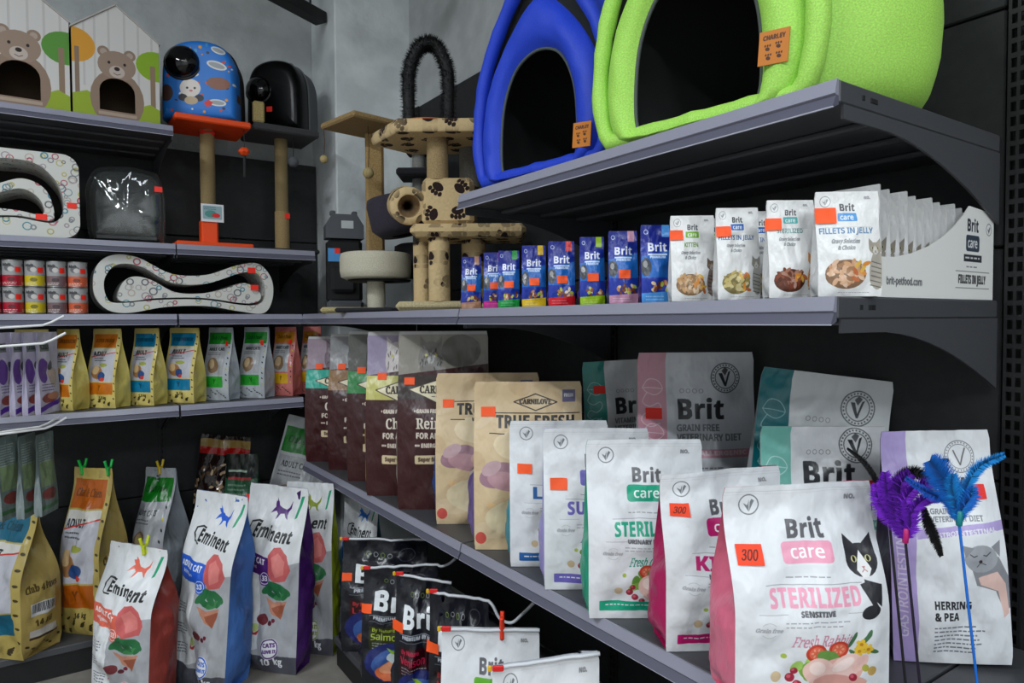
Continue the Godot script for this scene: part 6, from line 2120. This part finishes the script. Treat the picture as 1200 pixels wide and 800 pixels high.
	k.small(10, 42, 60, 3, Color(0.4, 0.5, 0.42), 5, 6, 4)
	bag("large_food_bag", "dark green bag between the leopard print bag and the purple bag", gr, Vector3(0.6484, 0.1050, -2.9006), 0.1369, 0.5770, 0.0800, -40.0, print_mat(k, 0.3), film(Color(0.08, 0.20, 0.13), 0.35), {"full": 0.5, "bulge": 0.02, "wr": 0.012, "stickers": [[0.8, 0.70, 0.03, 0.03, M.red_sticker]]})
	bag("large_food_bag", "silver bag with green label leaning sideways in the corner", gr, Vector3(0.8186, 0.1050, -3.0390), 0.2169, 0.6777, 0.0900, -30.0, art_silver(Color(0.04, 0.46, 0.10), Color(0.72, 0.73, 0.74), 2.3, Color(0.06, 0.46, 0.12), 260), silver, {"full": 0.5, "bulge": 0.02, "wr": 0.010, "roll": -14.0, "stickers": [[0.72, 0.70, 0.03, 0.025, M.red_sticker]]})
	# navy bags on the base deck on the right
	gr = "navy dog food bags on the base deck"
	var nv := film(Color(0.09, 0.10, 0.16), 0.25)
	var strip := plastic(Color(0.82, 0.83, 0.85), 0.4)
	var on := {"full": 0.35, "seal": 0.06, "bulge": 0.02, "wr": 0.014, "strip": strip}
	var stk := [[0.06, 0.66, 0.034, 0.026]]
	on["stickers"] = stk
	bag("dog_food_bag", "navy food bag standing at the back of the navy group", gr, Vector3(0.9407, 0.1050, -2.1495), 0.2891, 0.3762, 0.0800, -36.0, art_navy(Color(0.75, 0.18, 0.22), "Lamb", 1.6, 3), nv, on)
	var on2 := on.duplicate()
	on2["tilt"] = 0.02
	on2["loose"] = [[0.012, -0.004], [0.035, 0.004], [0.055, 0.02]]
	bag("dog_food_bag", "navy food bag with olive SALMON print", gr, Vector3(0.8901, 0.1050, -1.9191), 0.2300, 0.3609, 0.0800, -36.0, art_navy(Color(0.66, 0.74, 0.24), "Salmon", 1.75, 4), nv, on2)
	var on3 := on.duplicate()
	on3["tilt"] = -0.03
	bag("dog_food_bag", "navy food bag with crimson print, third from the back", gr, Vector3(0.8681, 0.1050, -1.7196), 0.1577, 0.3904, 0.0800, -36.0, art_navy(Color(0.78, 0.12, 0.28), "Venison", 1.8, 5), nv, on3)
	var on4 := on3.duplicate()
	on4["loose"] = [[0.012, -0.012], [0.03, -0.045], [0.06, -0.055], [0.09, -0.03], [0.12, 0.0]]
	bag("dog_food_bag", "navy food bag with dark red print beside the small white bags", gr, Vector3(0.8821, 0.1050, -1.5431), 0.1549, 0.3968, 0.0800, -36.0, art_navy(Color(0.62, 0.10, 0.14), "Nova", 1.75, 6), nv, on4)
	gr = "white bags on the base deck"
	var lime := bag("cat_food_bag", "white bag with lime green logo in front of the navy bags", gr, Vector3(0.8252, 0.1050, -1.3020), 0.2240, 0.4130, 0.0900, -36.0, art_care(Color(0.40, 0.72, 0.16), "WEIGHT", "CONTROL", "Fresh Chicken", 1.6, false, 8), film(Color(0.8, 0.81, 0.82)), {"strip": strip})
	bag("cat_food_bag", "bluish white bag at the bottom edge, nearest the viewer", gr, Vector3(0.7870, 0.1050, -1.0421), 0.2076, 0.4596, 0.0900, -32.0, art_care(Color(0.30, 0.50, 0.75), "KITTEN", "GROWTH", "Fresh Fish", 1.6, false, 9), film(Color(0.7, 0.72, 0.76)), {"strip": strip, "tilt": 0.03})
	clip("orange plastic clip on the lime logo bag", lime, 0.62, Color(0.92, 0.22, 0.08))
